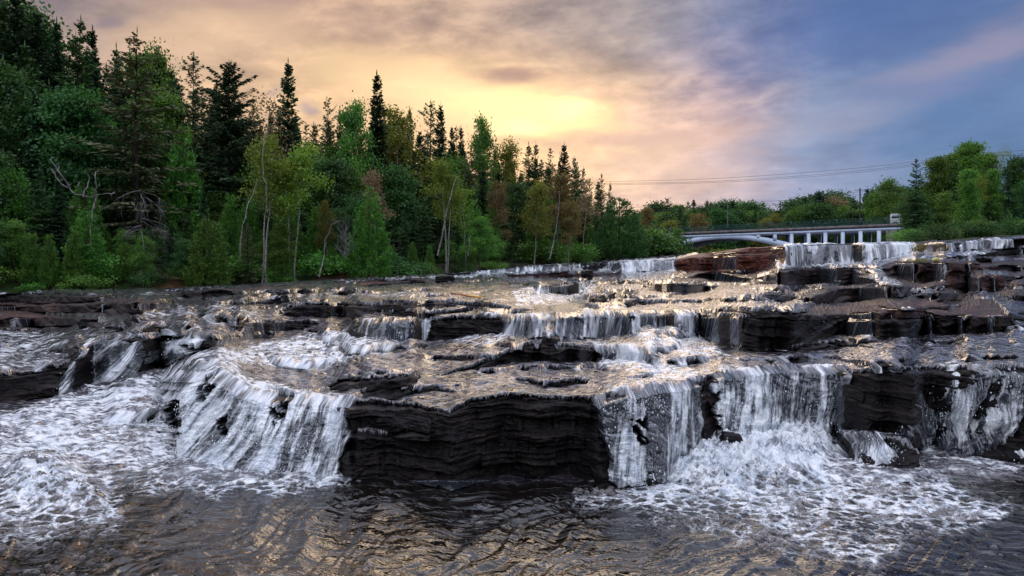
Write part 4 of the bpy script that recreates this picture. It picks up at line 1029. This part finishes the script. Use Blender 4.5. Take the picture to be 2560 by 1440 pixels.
for i in range(46):
    u = 2262+i*13+rnd_.uniform(-8, 8) if i < 26 else 2600+(i-26)*34
    k_ = rnd_.choice(['dark0', 'poplar0', 'dark1', 'spruce0', 'spruce2', 'poplar1', 'green2', 'dark1'])
    Y = rnd_.uniform(67, 86); vt = np.interp(u, [2230, 2290, 2340, 2430, 2560, 3300], [520, 440, 405, 395, 405, 380])+rnd_.uniform(-6, 1)*0+rnd_.choice([8, 22, 45, 80, 110])
    cat = 'cedar' if 'cedar' in k_ else 'spruce' if 'spruce' in k_ else 'tree'
    put(k_, u, vt, Y, ('spruce' if cat == 'spruce' else 'narrow poplar' if 'poplar' in k_ else 'leafy tree')+(' topping' if vt < 440 else ' filling')+' the right bank wood '+area(u), cat, 'the many '+cat+'s massed on the right bank', w=rnd_.uniform(1.0, 1.35))
for i in range(16):
    u = 2262+i*27+rnd_.uniform(-6, 6); Y = rnd_.uniform(52, 60)
    if u > 2700: continue
    put(rnd_.choice(['shrub0', 'shrub1', 'shrub1']), u, 0, Y, 'dark shrub behind the right falls '+area(u), 'shrub', 'shrubs behind the right falls', H=rnd_.uniform(0.6, 1.6), w=1.1)

# --- far treeline behind the bridge
FT_U = [1500, 1600, 1665, 1700, 1760, 1815, 1860, 1900, 1960, 1985, 2000, 2040, 2060, 2120, 2160, 2200, 2260, 2400, 2700]
FT_V = [530, 524, 512, 506, 504, 506, 506, 512, 522, 506, 502, 486, 484, 490, 478, 470, 470, 470, 470]
for i in range(105):
    row = i % 3; u = 1560+(i//3)*25+rnd_.uniform(-11, 11)
    Y = (250, 215, 185)[row]*rnd_.uniform(0.95, 1.05) if u < 1960 else (210, 185, 165)[row]*rnd_.uniform(0.95, 1.05)
    vt = np.interp(u, FT_U, FT_V)+(0, 14, 34)[row]*rnd_.uniform(0.6, 1.3)+rnd_.uniform(-5, 9)
    k_ = rnd_.choice(['dark0', 'spruce0', 'dark1', 'spruce2', 'poplar0', 'fir1', 'fir0', 'spruce1'] if row < 2 else ['green0', 'spruce1', 'dark0', 'yellow0', 'spruce3', 'dark1'])
    nm = KIND[k_][0]; kind = 'spruce' if nm in ('spruce_tree', 'fir_tree') else 'tree'
    name = 'distant_'+('spruce' if kind == 'spruce' else 'tree')
    put(k_, u, vt, Y, 'distant '+('spruce' if kind == 'spruce' else 'leafy tree')+(' on the skyline ', ' midway down ', ' just above the rail ')[row]+('left of the street lamp' if u < 1815 else 'between lamp and utility pole' if u < 2150 else 'right of the utility pole'), kind, 'distant '+kind+'s behind the bridge',
        w=rnd_.uniform(1.2, 1.7), zbase=EYE+3.5, name=name)
for (k_, u, v, Y, w, lab, cat) in [
 ('pine0', 1667, 496, 200, 1.2, 'single pine top poking above the far skyline left of the street lamp', 'pine'),
 ('spruce2', 2013, 490, 172, 1.4, 'dark pointed spruce behind the bridge columns', 'spruce'),
 ('broadspruce', 2048, 480, 170, 1.3, 'darkest tall spruce behind the bridge columns', 'spruce'),
 ('spruce0', 1951, 506, 190, 1.1, 'small lone spruce above the far skyline left of the dark pair', 'spruce'),
 ('yellow1', 1945, 542, 160, 1.5, 'yellow bush like tree just above the bridge rail', 'tree'),
 ('yellow0', 1905, 548, 158, 1.4, 'olive yellow tree above the crown of the bridge arch', 'tree'),
 ('orange0', 1740, 535, 165, 1.3, 'small rusty tree above the left part of the bridge', 'tree'),
 ('brown0', 2090, 492, 168, 1.6, 'brownish bare looking tree right of the darkest spruce', 'tree')]:
    put(k_, u, v, Y, lab, cat, w=w, zbase=EYE+3.0)
for i in range(16):
    put(rnd_.choice(['shrub0', 'shrub1', 'shrub2']), 1700+i*32+rnd_.uniform(-9, 9), 0, rnd_.uniform(160, 172), 'green bush on the river bank seen through the bridge', 'bush', 'bushes seen through the bridge', H=rnd_.uniform(3, 4.6), w=1.5, zbase=EYE+2.4)
print('trees', COUNT[0])
# --- dead wood
def tubes_thing(name, acc, loc, label, cat, mat=B_grey, rot=0, scale=1):
    o = link(name, acc.mesh(name, mat), None, loc, label=label, category=cat); o.rotation_euler = (0, 0, rot); o.scale = (scale,)*3; return o
tubes_thing('dead_branches', dead_branches(501, 3.6, 15), px(352, 672, 31.5), 'tangle of bare grey branches hanging under the half dead spruce', 'dead branches')
tubes_thing('dead_branches', dead_branches(502, 2.0, 16, False), px(865, 690, 33.9), 'pale dead twigs tangled at the waterline left of the bright cedar', 'dead branches')
ac = Acc(); r0 = np.random.RandomState(7); S0 = 31/F
def img_tube(ac, pts, r0_, r1_, Y, org):
    P_ = np.array([list(px(u, v, Y)) for u, v in pts]); t = np.linspace(0, 1, len(P_)); tt = np.linspace(0, 1, len(P_)*3)
    Q = np.column_stack([np.interp(tt, t, P_[:, k]) for k in range(3)]); Q[:, 1] += 0.25*np.sin(tt*5+pts[0][0])
    Q = Q + np.random.RandomState(int(pts[0][0])).normal(0, 0.02, Q.shape)
    ac.add(*tube(Q-np.array(org), np.linspace(r0_, r1_, len(Q)), 5))
org = px(235, 500, 31)
for pts in ([(120,420),(140,455),(165,470),(190,486),(235,495),(265,485),(295,483)], [(165,470),(140,410),(128,392)], [(165,470),(160,440),(145,415)], [(235,495),(250,460),(246,430),(232,425)],
            [(218,496),(216,460),(214,425)], [(190,486),(205,470),(200,455)], [(265,485),(290,480),(283,500)], [(235,495),(235,560),(240,660),(238,700)]):
    img_tube(ac, pts, 0.035, 0.012, 31, org)
tubes_thing('dead_tree', ac, org, 'bleached dead tree with curved candelabra branches over the bushes', 'dead tree')
for (pts, Y, rr, lab) in [([(798,692),(806,640),(812,600),(830,565),(850,552)], 33.2, 0.05, 'thin pale trunk bending to the right by the dead twigs'),
    ([(600,640),(610,570),(625,500),(640,445)], 32.5, 0.05, 'thin white trunk leaning right at the left of the birches'),
    ([(1095,640),(1112,560),(1125,500),(1140,440)], 41, 0.07, 'white birch trunk leaning right below the yellow green crown'),
    ([(662,530),(668,470),(658,400),(668,300)], 33, 0.05, 'bare white trunk rising through the lime birch crown'),
    ([(1375,650),(1385,600),(1395,540),(1400,480)], 50, 0.07, 'pale thin trunk under the rusty orange tree'),
    ([(1170,640),(1174,612),(1176,590)], 41, 0.05, 'short pale stump trunk in the shade below the green arching tree')]:
    ac = Acc(); org = px(pts[0][0], pts[0][1], Y); img_tube(ac, pts, rr*0.7, rr*0.3, Y, org)
    tubes_thing('bare_trunk', ac, org, lab, 'tree trunk', B_white)

# ------------------------------------------------------------------ bridge
class Box:
    """collects boxes, built along a local frame"""
    def __init__(s): s.v = []; s.f = []; s.n = 0
    def box(s, a, b):
        (x0, y0, z0), (x1, y1, z1) = a, b
        V = np.array([[x0,y0,z0],[x1,y0,z0],[x1,y1,z0],[x0,y1,z0],[x0,y0,z1],[x1,y0,z1],[x1,y1,z1],[x0,y1,z1]], float)
        s.v.append(V); s.f.append(np.array([[0,3,2,1],[4,5,6,7],[0,1,5,4],[1,2,6,5],[2,3,7,6],[3,0,4,7]])+s.n); s.n += 8
    def quads(s, V, Fq): s.v.append(np.asarray(V, float)); s.f.append(np.asarray(Fq)+s.n); s.n += len(V)
    def mesh(s, name, mat, smooth=False): return make_mesh(name, np.concatenate(s.v), np.concatenate(s.f), mat, None, smooth)
def plain(name, a, b, scale=2.0, rough=0.7, spec=0.3, metal=0.0):
    m, g, out = material(name); tc = g.n('ShaderNodeTexCoord')
    n = g.noise(tc.outputs['Object'], scale, 6, 0.65).outputs[0]
    p = principled(g, out, g.ramp(n, [(0.35, a+(1,)), (0.62, b+(1,))]), rough, spec); p.inputs['Metallic'].default_value = metal
    return m
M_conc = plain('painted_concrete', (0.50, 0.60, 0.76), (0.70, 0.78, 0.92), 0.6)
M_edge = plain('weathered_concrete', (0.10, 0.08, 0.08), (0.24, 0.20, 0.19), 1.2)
M_rail = plain('green_rail_paint', (0.015, 0.05, 0.05), (0.03, 0.09, 0.085), 3, 0.5)
M_road = plain('asphalt', (0.035, 0.035, 0.037), (0.06, 0.06, 0.062), 4, 0.9)
M_graf = plain('red_spray_paint', (0.30, 0.10, 0.14), (0.42, 0.16, 0.20), 4)
A = np.array([(1560-1280)/F*154, 154.0]); B = np.array([(2262-1280)/F*123, 123.0]); Lb = float(np.linalg.norm(B-A)); dr = (B-A)/Lb
def s_at(u):
    k = (u-1280)/F; return float((k*A[1]-A[0])/(dr[0]-k*dr[1]))
def bz(u, v):
    s = s_at(u); return EYE-(v-V0)/F*(A[1]+dr[1]*s)
bridge = bpy.data.objects.new('bridge', None); C.objects.link(bridge)
bridge.location = (A[0], A[1], 0); bridge.rotation_euler = (0, 0, math.atan2(dr[1], dr[0]))
bridge['label'] = 'pale blue white concrete arch bridge with columns crossing the river'; bridge['category'] = 'bridge'
zd = bz(1895, 574); zb = bz(1901, 586.5); WID = 8.0
print('bridge deck', zd, zb, bz(1709, 582), bz(2223, 557.6))
bx = Box(); bx.box((-14, 0.12, zd-0.55), (Lb+20, WID-0.12, zd-0.10)); link('deck', bx.mesh('deck', M_road), bridge)
bx = Box()
for y in (0, WID-0.3): bx.box((-14, y-0.15, zd-0.42), (Lb+20, y+0.35, zd+0.06))
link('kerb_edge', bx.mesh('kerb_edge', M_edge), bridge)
bx = Box()
for y in (0.0, WID-0.45): bx.box((-14, y, zb), (Lb+20, y+0.42, zd-0.56))
link('edge_beam', bx.mesh('edge_beam', M_conc), bridge)
cols = [s_at(u) for u in (1895, 1937, 1978.5, 2021, 2063, 2106.5, 2151, 2197)]
s0 = s_at(1805); sE = s_at(1977); zc = bz(1812, 586.0)-0.02; kx = (zc-bz(1977, 608))/(sE-s0)**2
def arch_top(s): return zc-kx*(s-s0)**2
zbot = EYE+1.6
for s in cols:
    for y in (0.03, WID-0.42):
        zt = zb-0.003; z0 = max(zbot, arch_top(s)-0.3) if s < s_at(1960) else zbot
        if y < 1:
            b1 = Box(); b1.box((s-0.30, y, z0), (s+0.30, y+0.36, zt)); link('column', b1.mesh('column', M_conc), bridge)
        else:
            b1 = Box(); b1.box((s-0.30, y, z0), (s+0.30, y+0.36, zt)); link('column', b1.mesh('column', M_conc), bridge)
for y in (0.05, WID-0.75):
    sa_ = np.linspace(s0-1.25*(sE-s0), s0+1.25*(sE-s0), 60); zt = arch_top(sa_); th = 0.85+0.5*((sa_-s0)/(sE-s0))**2
    V = np.concatenate([np.column_stack([sa_, np.full(60, y), zt]), np.column_stack([sa_, np.full(60, y+0.6), zt]), np.column_stack([sa_, np.full(60, y+0.6), zt-th]), np.column_stack([sa_, np.full(60, y), zt-th])])
    i = np.arange(59); Fq = np.concatenate([np.column_stack([i+60*q, i+1+60*q, i+1+60*((q+1) % 4), i+60*((q+1) % 4)]) for q in range(4)])
    b1 = Box(); b1.quads(V, Fq); link('arch_rib', b1.mesh('arch_rib', M_conc), bridge)
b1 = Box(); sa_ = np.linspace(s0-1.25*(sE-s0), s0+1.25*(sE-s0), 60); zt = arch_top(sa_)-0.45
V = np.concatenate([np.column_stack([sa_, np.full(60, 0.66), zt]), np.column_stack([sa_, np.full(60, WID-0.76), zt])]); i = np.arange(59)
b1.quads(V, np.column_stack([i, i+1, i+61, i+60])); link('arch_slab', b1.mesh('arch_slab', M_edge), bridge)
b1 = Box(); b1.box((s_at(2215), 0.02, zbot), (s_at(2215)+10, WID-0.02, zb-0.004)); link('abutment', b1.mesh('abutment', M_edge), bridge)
b1 = Box()
for y in (0.1, WID-0.2):
    for z in (zd+1.16, zd+0.62, zd+0.28): b1.box((-14, y, z-0.035), (Lb+8, y+0.07, z+0.035))
for y in (0.1, WID-0.2):
    s = -14
    while s < Lb+8: b1.box((s-0.015, y+0.02, zd+0.06), (s+0.015, y+0.05, zd+1.12)); s += 0.22
link('railing', b1.mesh('railing', M_rail), bridge)
s = -13.0
while s < Lb+8:
    b1 = Box(); b1.box((s-0.10, 0.02, zd+0.062), (s+0.10, 0.24, zd+1.28)); link('rail_post', b1.mesh('rail_post', M_rail), bridge); s += 3.9
b1 = Box(); rg = random.Random(2)
for i in range(16):
    sx = s_at(1941)+i*(s_at(1972)-s_at(1941))/16; h = rg.uniform(0.1, 0.3); zz_ = bz(1955, 579)+rg.uniform(-0.1, 0.1)
    b1.box((sx, -0.006, zz_-h/2), (sx+0.07, -0.002, zz_+h/2)); b1.box((sx, -0.0065, zz_+rg.uniform(-0.1, 0.1)), (sx+0.16, -0.0025, zz_+0.05+rg.uniform(0.05, 0.1)))
link('graffiti', b1.mesh('graffiti', M_graf), bridge)

def world_b(s, y): return np.array([A[0]+dr[0]*s-dr[1]*y, A[1]+dr[1]*s+dr[0]*y])
# street lamp
M_metal = plain('galvanised_steel', (0.10, 0.10, 0.10), (0.2, 0.2, 0.2), 3, 0.5, 0.5, 0.6)
M_head = plain('lamp_glass', (0.75, 0.73, 0.68), (0.85, 0.82, 0.76), 3, 0.3)
w_ = world_b(s_at(1817), 0.45); lamp = bpy.data.objects.new('street_lamp', None); C.objects.link(lamp); lamp.location = (w_[0], w_[1], zd-0.1)
lamp['label'] = 'tall street lamp standing on the bridge above the arch'; lamp['category'] = 'street lamp'
hl = bz(1815, 497)-zd; a1 = Acc(); a1.add(*tube([[0, 0, 0], [0, 0, hl*0.5], [0, 0, hl-0.6]], [0.12, 0.10, 0.08], 8)); link('pole', a1.mesh('pole', M_metal), lamp)
a1 = Acc(); a1.add(*tube([[0, 0, hl-0.65], [-0.05, 0, hl-0.25], [-0.35, 0, hl], [-0.6, 0, hl+0.1]], [0.07, 0.06, 0.05, 0.05], 6)); link('arm', a1.mesh('arm', M_metal), lamp)
a1 = Acc(); a1.add(*tube([[-0.45, 0, hl+0.12], [-0.6, 0, hl+0.14], [-0.9, 0, hl+0.12], [-1.15, 0, hl+0.05]], [0.10, 0.17, 0.17, 0.06], 8)); link('lamp_head', a1.mesh('lamp_head', M_head), lamp)
# white van at the bridge end
M_van = plain('white_van_paint', (0.74, 0.74, 0.72), (0.82, 0.82, 0.80), 1, 0.3, 0.5); M_glass = plain('dark_glass', (0.02, 0.03, 0.03), (0.03, 0.05, 0.04), 1, 0.08, 0.8); M_tyre = plain('rubber', (0.02, 0.02, 0.02), (0.03, 0.03, 0.03), 5, 0.9)
vs = s_at(2236); w_ = world_b(vs, 2.0); van = bpy.data.objects.new('parked_van', None); C.objects.link(van); van.location = (w_[0], w_[1], zd-0.095); van.rotation_euler = bridge.rotation_euler
van['label'] = 'white van half hidden by leaves at the right end of the bridge'; van['category'] = 'van'
bm_v = [(-1.0, 0.35), (3.6, 0.35), (3.6, 1.0), (2.9, 1.15), (2.2, 1.95), (-0.9, 2.0), (-1.0, 1.8)]
def prism(pts, y0, y1, name, mat, parent):
    import bmesh
    bm = bmesh.new(); vs_ = [bm.verts.new((x, y0, z)) for x, z in pts]; f = bm.faces.new(vs_)
    r = bmesh.ops.extrude_face_region(bm, geom=[f]); bmesh.ops.translate(bm, verts=[e for e in r['geom'] if isinstance(e, bmesh.types.BMVert)], vec=(0, y1-y0, 0))
    bmesh.ops.bevel(bm, geom=list(bm.edges), offset=0.05, segments=2, affect='EDGES'); bmesh.ops.recalc_face_normals(bm, faces=bm.faces)
    me = bpy.data.meshes.new(name); bm.to_mesh(me); bm.free(); me.materials.append(mat); return link(name, me, parent)
prism(bm_v, 0, 1.9, 'body', M_van, van)
b1 = Box(); b1.box((-0.7, -0.012, 1.2), (0.4, -0.004, 1.7)); link('window', b1.mesh('window', M_glass), van)
b1 = Box(); b1.box((0.6, -0.012, 1.2), (2.2, -0.004, 1.7)); link('window', b1.mesh('window', M_glass), van)
for x in (-0.2, 2.8):
    for y in (-0.04, 1.70):
        a1 = Acc(); a1.add(*tube([[x, y, 0.34], [x, y+0.02, 0.34], [x, y+0.2, 0.34], [x, y+0.22, 0.34]], [0.2, 0.34, 0.34, 0.2], 18)); link('wheel', a1.mesh('wheel', M_tyre), van)
# utility pole and wires
a1 = Acc(); Yp = 140; p0 = px(2150, 560, Yp); top = px(2150, 470, Yp)
a1.add(*tube([[0, 0, -3], [0, 0, (top-p0).z]], [0.16, 0.12], 8)); a1.add(*tube([[-1.0, 0, (top-p0).z-0.4], [1.0, 0, (top-p0).z-0.4]], [0.06, 0.06], 5))
link('utility_pole', a1.mesh('utility_pole', B_dark), None, p0, label='dark utility pole rising from the trees behind the bridge', category='utility pole')
M_wire = plain('wire', (0.03, 0.03, 0.035), (0.05, 0.05, 0.055), 2, 0.6)
wires = [([(1460,456),(1520,454.5),(1800,447),(2100,425),(2262,408),(2400,390),(2560,376),(3000,330)], 105, 'highest of the three power lines over the far trees'),
         ([(1460,460),(1520,459),(1800,454),(2100,433),(2262,414),(2400,396),(2560,384),(3000,340)], 106, 'middle one of the three power lines over the far trees'),
         ([(1460,463),(1520,462),(1800,457),(2100,437),(2262,418),(2400,401),(2560,389),(3000,346)], 107, 'lowest of the three power lines over the far trees'),
         ([(1560,519),(1700,515),(1850,508),(2000,498),(2150,478),(2260,474)], 141, 'upper low slung wire running to the utility pole behind the bridge'),
         ([(1560,528),(1700,523),(1900,514),(2000,509),(2150,486),(2260,482)], 142, 'lower low slung wire running to the utility pole behind the bridge')]
for pts, Y, lab in wires:
    uu_ = np.linspace(pts[0][0], pts[-1][0], 60); vv_ = np.interp(uu_, *np.array(pts, float).T)
    kk_ = np.ones(9)/9; vv_ = np.concatenate([vv_[:4], np.convolve(vv_, kk_, 'valid'), vv_[-4:]])
    P_ = np.array([list(px(a, b, Y)) for a, b in zip(uu_, vv_)]); a1 = Acc(); a1.add(*tube(P_-P_[0], np.full(60, 0.019 if Y < 120 else 0.022), 5))
    link('power_line', a1.mesh('power_line', M_wire), None, P_[0], label=lab, category='power line')

# ------------------------------------------------------------------ small things on the rocks
def surf(u, v):
    j = int(np.argmin(abs(uc-u))); c_ = VV[:, j]; i = int(np.argmin(abs(c_-v)))
    return Vector((XX[i, j], YY[i, j], max(wz[i, j], rz[i, j])))
def boulder(u, v, wpx, hpx, lab, seed, mat=None):
    import bmesh
    p = surf(u, v); k = p.y/F; w, h = wpx*k, hpx*k
    bm = bmesh.new(); bmesh.ops.create_icosphere(bm, subdivisions=5, radius=1.0)
    co = np.array([list(q.co) for q in bm.verts]); q = co/np.abs(co).max(1, keepdims=True)*0.45+co*0.55
    n = fbm(co[:, 0]*1.3+seed, co[:, 1]*1.3+co[:, 2]*2, seed, 4); q = q*(1+0.22*n[:, None])
    q[:, 0] *= w/2; q[:, 1] *= min(w, 1.2)/2; q[:, 2] *= h*0.62
    lay = np.round(q[:, 2]/(h*0.22)+0.4*n); q[:, :2] *= (1+0.05*np.sin(lay*2.1+seed))[:, None]
    for vtx, c in zip(bm.verts, q): vtx.co = c
    me = bpy.data.meshes.new('boulder'); bm.to_mesh(me); bm.free(); me.materials.append(M_rock)
    me.polygons.foreach_set('use_smooth', np.ones(len(me.polygons), bool))
    o = link('boulder', me, None, (p.x, p.y, p.z+h*0.30), label=lab, category='boulder'); o.rotation_euler = (0, 0, 0.2*math.sin(seed)); return o
for i, (u, v, w, h, lab) in enumerate([
    (547, 745, 72, 25, 'dark block shaped boulder at the left waterline above the shallow steps'),
    (1036, 710, 58, 13, 'long low boulder at the foot of the bank beside the far cascade'),
    (1112, 711, 46, 18, 'dark rounded boulder in front of the far cascade'),
    (932, 720, 13, 10, 'small round grey stone by the reddish bank soil'),
    (1468, 700, 30, 20, 'squared dark rock stuck between the far middle steps'),
    (341, 797, 30, 12, 'rounded wet stone in the shallows at left, under the grey strata'),
    (1683, 717, 14, 9, 'small pointed stone on the pale water right of centre'),
    (228, 818, 52, 26, 'dark wedge shaped rock beside the left pool'),
    (2450, 655, 46, 12, 'flat dark rock below the right hand falls'),
    (1828, 1172, 52, 30, 'small black rock drowned in the white splash'),
    (2075, 1088, 44, 26, 'small black rock at the right edge of the splash')]):
    boulder(u, v, w, h, lab, 600+i)
# driftwood plank
M_wood = plain('orange_wood', (0.16, 0.05, 0.02), (0.42, 0.17, 0.07), 14, 0.6); M_ylw = plain('yellow_wood', (0.55, 0.28, 0.02), (0.75, 0.42, 0.05), 20, 0.6)
pn = px(1290, 772, 8.6); pf_ = px(1127, 734, 9.3)
board = bpy.data.objects.new('driftwood_plank', None); C.objects.link(board); board.location = pn
board['label'] = 'orange brown driftwood plank with yellow splintered end lying across a ledge'; board['category'] = 'driftwood'
ax_ = np.array(pf_-pn); Lp = np.linalg.norm(ax_); ax_ /= Lp; side = nrm(np.cross(ax_, [0, 0, 1.0])); upv = np.cross(side, ax_)
def plank(a, b, w0, w1, th, name, mat, off=0.0, seed=0):
    t = np.linspace(a, b, 16); r = np.random.RandomState(seed); w = np.interp(t, [a, b], [w0, w1])*(1+r.normal(0, 0.05, 16)); bend = 0.02*np.sin(t*3)
    ring = []
    for (sx, sz) in ((-1, -1), (1, -1), (1, 1), (-1, 1)):
        ring.append(ax_*t[:, None]*Lp+side*(sx*w/2)[:, None]+upv*((sz*th/2*np.interp(t, [a, b], [1, 0.6]))+off+bend)[:, None])
    V = np.stack(ring, 1).reshape(-1, 3); i = np.arange(15)[:, None]*4; q = np.arange(4)[None, :]
    Fq = np.stack([i+q, i+(q+1) % 4, i+4+(q+1) % 4, i+4+q], -1).reshape(-1, 4); Fq = np.concatenate([Fq, [[0, 3, 2, 1], [60, 61, 62, 63]]])
    b1 = Box(); b1.quads(V, Fq); return link(name, b1.mesh(name, mat), board)
plank(0.0, 1.0, 0.13, 0.05, 0.045, 'board', M_wood)
plank(0.55, 0.72, 0.085, 0.06, 0.05, 'yellow_patch', M_ylw, 0.004, 3)
a1 = Acc(); r = np.random.RandomState(3)
for i in range(9):
    d = nrm(-ax_*0.5+r.normal(0, 0.6, 3)+[0, 0, 0.4]); p0_ = ax_*Lp*r.uniform(0.0, 0.08); a1.add(*tube([p0_, p0_+d*0.06, p0_+d*0.11], [0.014, 0.010, 0.002], 4))
link('splinters', a1.mesh('splinters', M_ylw), board)
# twig, ball, grass
a1 = Acc(); q0 = surf(2252, 745); P_ = [surf(2252, 745)]
pts = [(2252,743),(2246,728),(2238,720),(2228,714),(2217,711)]; Yt = q0.y*1.0
P_ = np.array([list(px(u, v, Yt-0.15+0.05*i)) for i, (u, v) in enumerate(pts)]); a1.add(*tube(P_-P_[0], [0.008]*4+[0.003], 5))
link('fallen_twig', a1.mesh('fallen_twig', B_grey), None, P_[0], label='thin pale curved twig lying over the dark rocks at right', category='twig')
M_ball = plain('yellow_rubber', (0.55, 0.60, 0.08), (0.66, 0.70, 0.14), 4, 0.5)
import bmesh
bm = bmesh.new(); pb = surf(2338, 656); rb_ = 5.2*pb.y/F; bmesh.ops.create_uvsphere(bm, u_segments=24, v_segments=16, radius=rb_)
me = bpy.data.meshes.new('ball'); bm.to_mesh(me); bm.free(); me.materials.append(M_ball); me.polygons.foreach_set('use_smooth', np.ones(len(me.polygons), bool))
link('ball', me, None, (pb.x, pb.y, EYE-(649-V0)/F*pb.y), label='yellow green ball lying on the rock near the right hand falls', category='ball')
M_straw = leaf_material('straw_grass', (0.10, 0.12, 0.02), (0.32, 0.28, 0.08), 0.3)
for (u, v, hpx, n, lab) in ((2296, 634, 26, 90, 'tuft of yellow grass growing beside the right hand falls'), (2300, 655, 14, 60, 'low dry grass on top of the dark right hand rock block')):
    a1 = Acc(); p = surf(u, v); k = p.y/F; r = np.random.RandomState(u); 
    for i in range(n):
        b0 = np.array([r.normal(0, 9*k), r.normal(0, 0.1), -2*k]); d = nrm(np.array([r.normal(0, 0.5), r.normal(0, 0.3), 1.0])); h = hpx*k*r.uniform(0.5, 1.1)
        V, Fq = diamonds((b0+d*h/2)[None], d[None], np.array([[1.0, 0, 0]]), [h], [0.03]); a1.add(V, Fq, np.full(4, r.rand()))
    link('grass_tuft', a1.mesh('grass_tuft', M_straw, False), None, p, label=lab, category='grass tuft')
# ------------------------------------------------------------------ bubbles on the pool and drops in the air
def unit_ico():
    bm = bmesh.new(); bmesh.ops.create_icosphere(bm, subdivisions=2, radius=1.0)
    V = np.array([list(q.co) for q in bm.verts]); Fc = np.array([[w.index for w in f.verts] for f in bm.faces]); bm.free(); return V, Fc
IV, IF = unit_ico()
def scatter(name, pts, rad, mat, stretch=None, **props):
    n = len(pts); st = np.ones((n, 3)) if stretch is None else stretch
    V = (IV[None]*rad[:, None, None]*st[:, None, :]+pts[:, None, :]).reshape(-1, 3)
    Fc = (IF[None]+(np.arange(n)*len(IV))[:, None, None]).reshape(-1, 3)
    return link(name, make_mesh(name, V, Fc, mat), **props)
def mat_bubble():
    m, g, out = material('bubble_film'); p = principled(g, None, (0.30, 0.27, 0.26, 1), 0.05, 0.8)
    tr = g.n('ShaderNodeBsdfTransparent'); lw = g.n('ShaderNodeLayerWeight'); lw.inputs[0].default_value = 0.35
    mx = g.n('ShaderNodeMixShader'); g.link(g.mapr(lw.outputs['Facing'], 0.1, 0.8, 0.25, 1.0), mx.inputs[0]); g.link(tr.outputs[0], mx.inputs[1]); g.link(p.outputs[0], mx.inputs[2]); g.link(mx.outputs[0], out.inputs[0]); return m
def mat_drop():
    m, g, out = material('white_drops'); principled(g, out, (0.80, 0.84, 0.88, 1), 0.25, 0.6); return m
M_bub, M_drop = mat_bubble(), mat_drop()
rr = np.random.RandomState(77); pw_ = foam*ss(1195, 1225, VV)
edge = (np.clip(pw_*(1.2-pw_)*3, 0, 1)+0.05*ss(1220, 1260, VV))*(VV < 1480)*(VV > 1200)*(UU > -150)*(UU < 2710)
edge = edge*(0.25+ss(0.0, 0.5, fbm(XX*3.5, YY*3.5, 121, 3)))
ii = np.argwhere(edge > 0.02); wgt = edge[ii[:, 0], ii[:, 1]]; ch = ii[rr.choice(len(ii), 5200, p=wgt/wgt.sum(), replace=False)]
P_ = np.column_stack([wx[ch[:, 0], ch[:, 1]], wy[ch[:, 0], ch[:, 1]], wz[ch[:, 0], ch[:, 1]]]); rad = 0.0028+0.010*rr.rand(len(P_))**3
P_[:, 2] += rad*0.15
scatter('foam_bubbles', P_, rad, M_bub, kind='stuff', label='small foam bubbles floating on the lower pool')
fd = foam*(facem*0.7+0.3)*ss(700, 850, VV)*(VV < 1215)*(UU > -150)*(UU < 2710)*(0.2+ss(0.0, 0.5, fbm(XA*3, SA*3, 131, 3)))
ii = np.argwhere(fd > 0.1); wgt = fd[ii[:, 0], ii[:, 1]]**1.5; ch = ii[rr.choice(len(ii), 2400, p=wgt/wgt.sum(), replace=False)]
P_ = np.column_stack([wx[ch[:, 0], ch[:, 1]], wy[ch[:, 0], ch[:, 1]], wz[ch[:, 0], ch[:, 1]]])
P_[:, 1] -= 0.02+0.07*rr.rand(len(P_)); P_[:, 2] += np.abs(rr.normal(0, 0.02, len(P_))); rad = (0.0009+0.0028*rr.rand(len(P_))**3)*np.clip(P_[:, 1]/4, 1, 1.6)
stt = np.column_stack([np.ones(len(P_)), np.ones(len(P_)), 1+1.5*rr.rand(len(P_))])
scatter('spray_drops', P_, rad, M_drop, stt, kind='stuff', label='white drops of spray thrown off the falls')

# ------------------------------------------------------------------ labels that repeat are told apart by their order
ORD = ['first', 'second', 'third', 'fourth', 'fifth', 'sixth', 'seventh', 'eighth', 'ninth', 'tenth', 'eleventh', 'twelfth', 'thirteenth', 'fourteenth', 'fifteenth']
by = {}
for o in C.objects:
    if o.parent is None and o.get('label') and not o.get('kind') and o.get('group'): by.setdefault(o['label'], []).append(o)
for lab, os_ in by.items():
    if len(os_) < 2: continue
    os_.sort(key=lambda o: o.location.x/o.location.y)
    for i, o in enumerate(os_):
        if i < len(ORD) and i < 8: o['label'] = lab+', '+ORD[i]+' from left'
        elif len(os_)-1-i < 8: o['label'] = lab+', '+ORD[len(os_)-1-i]+' from right'
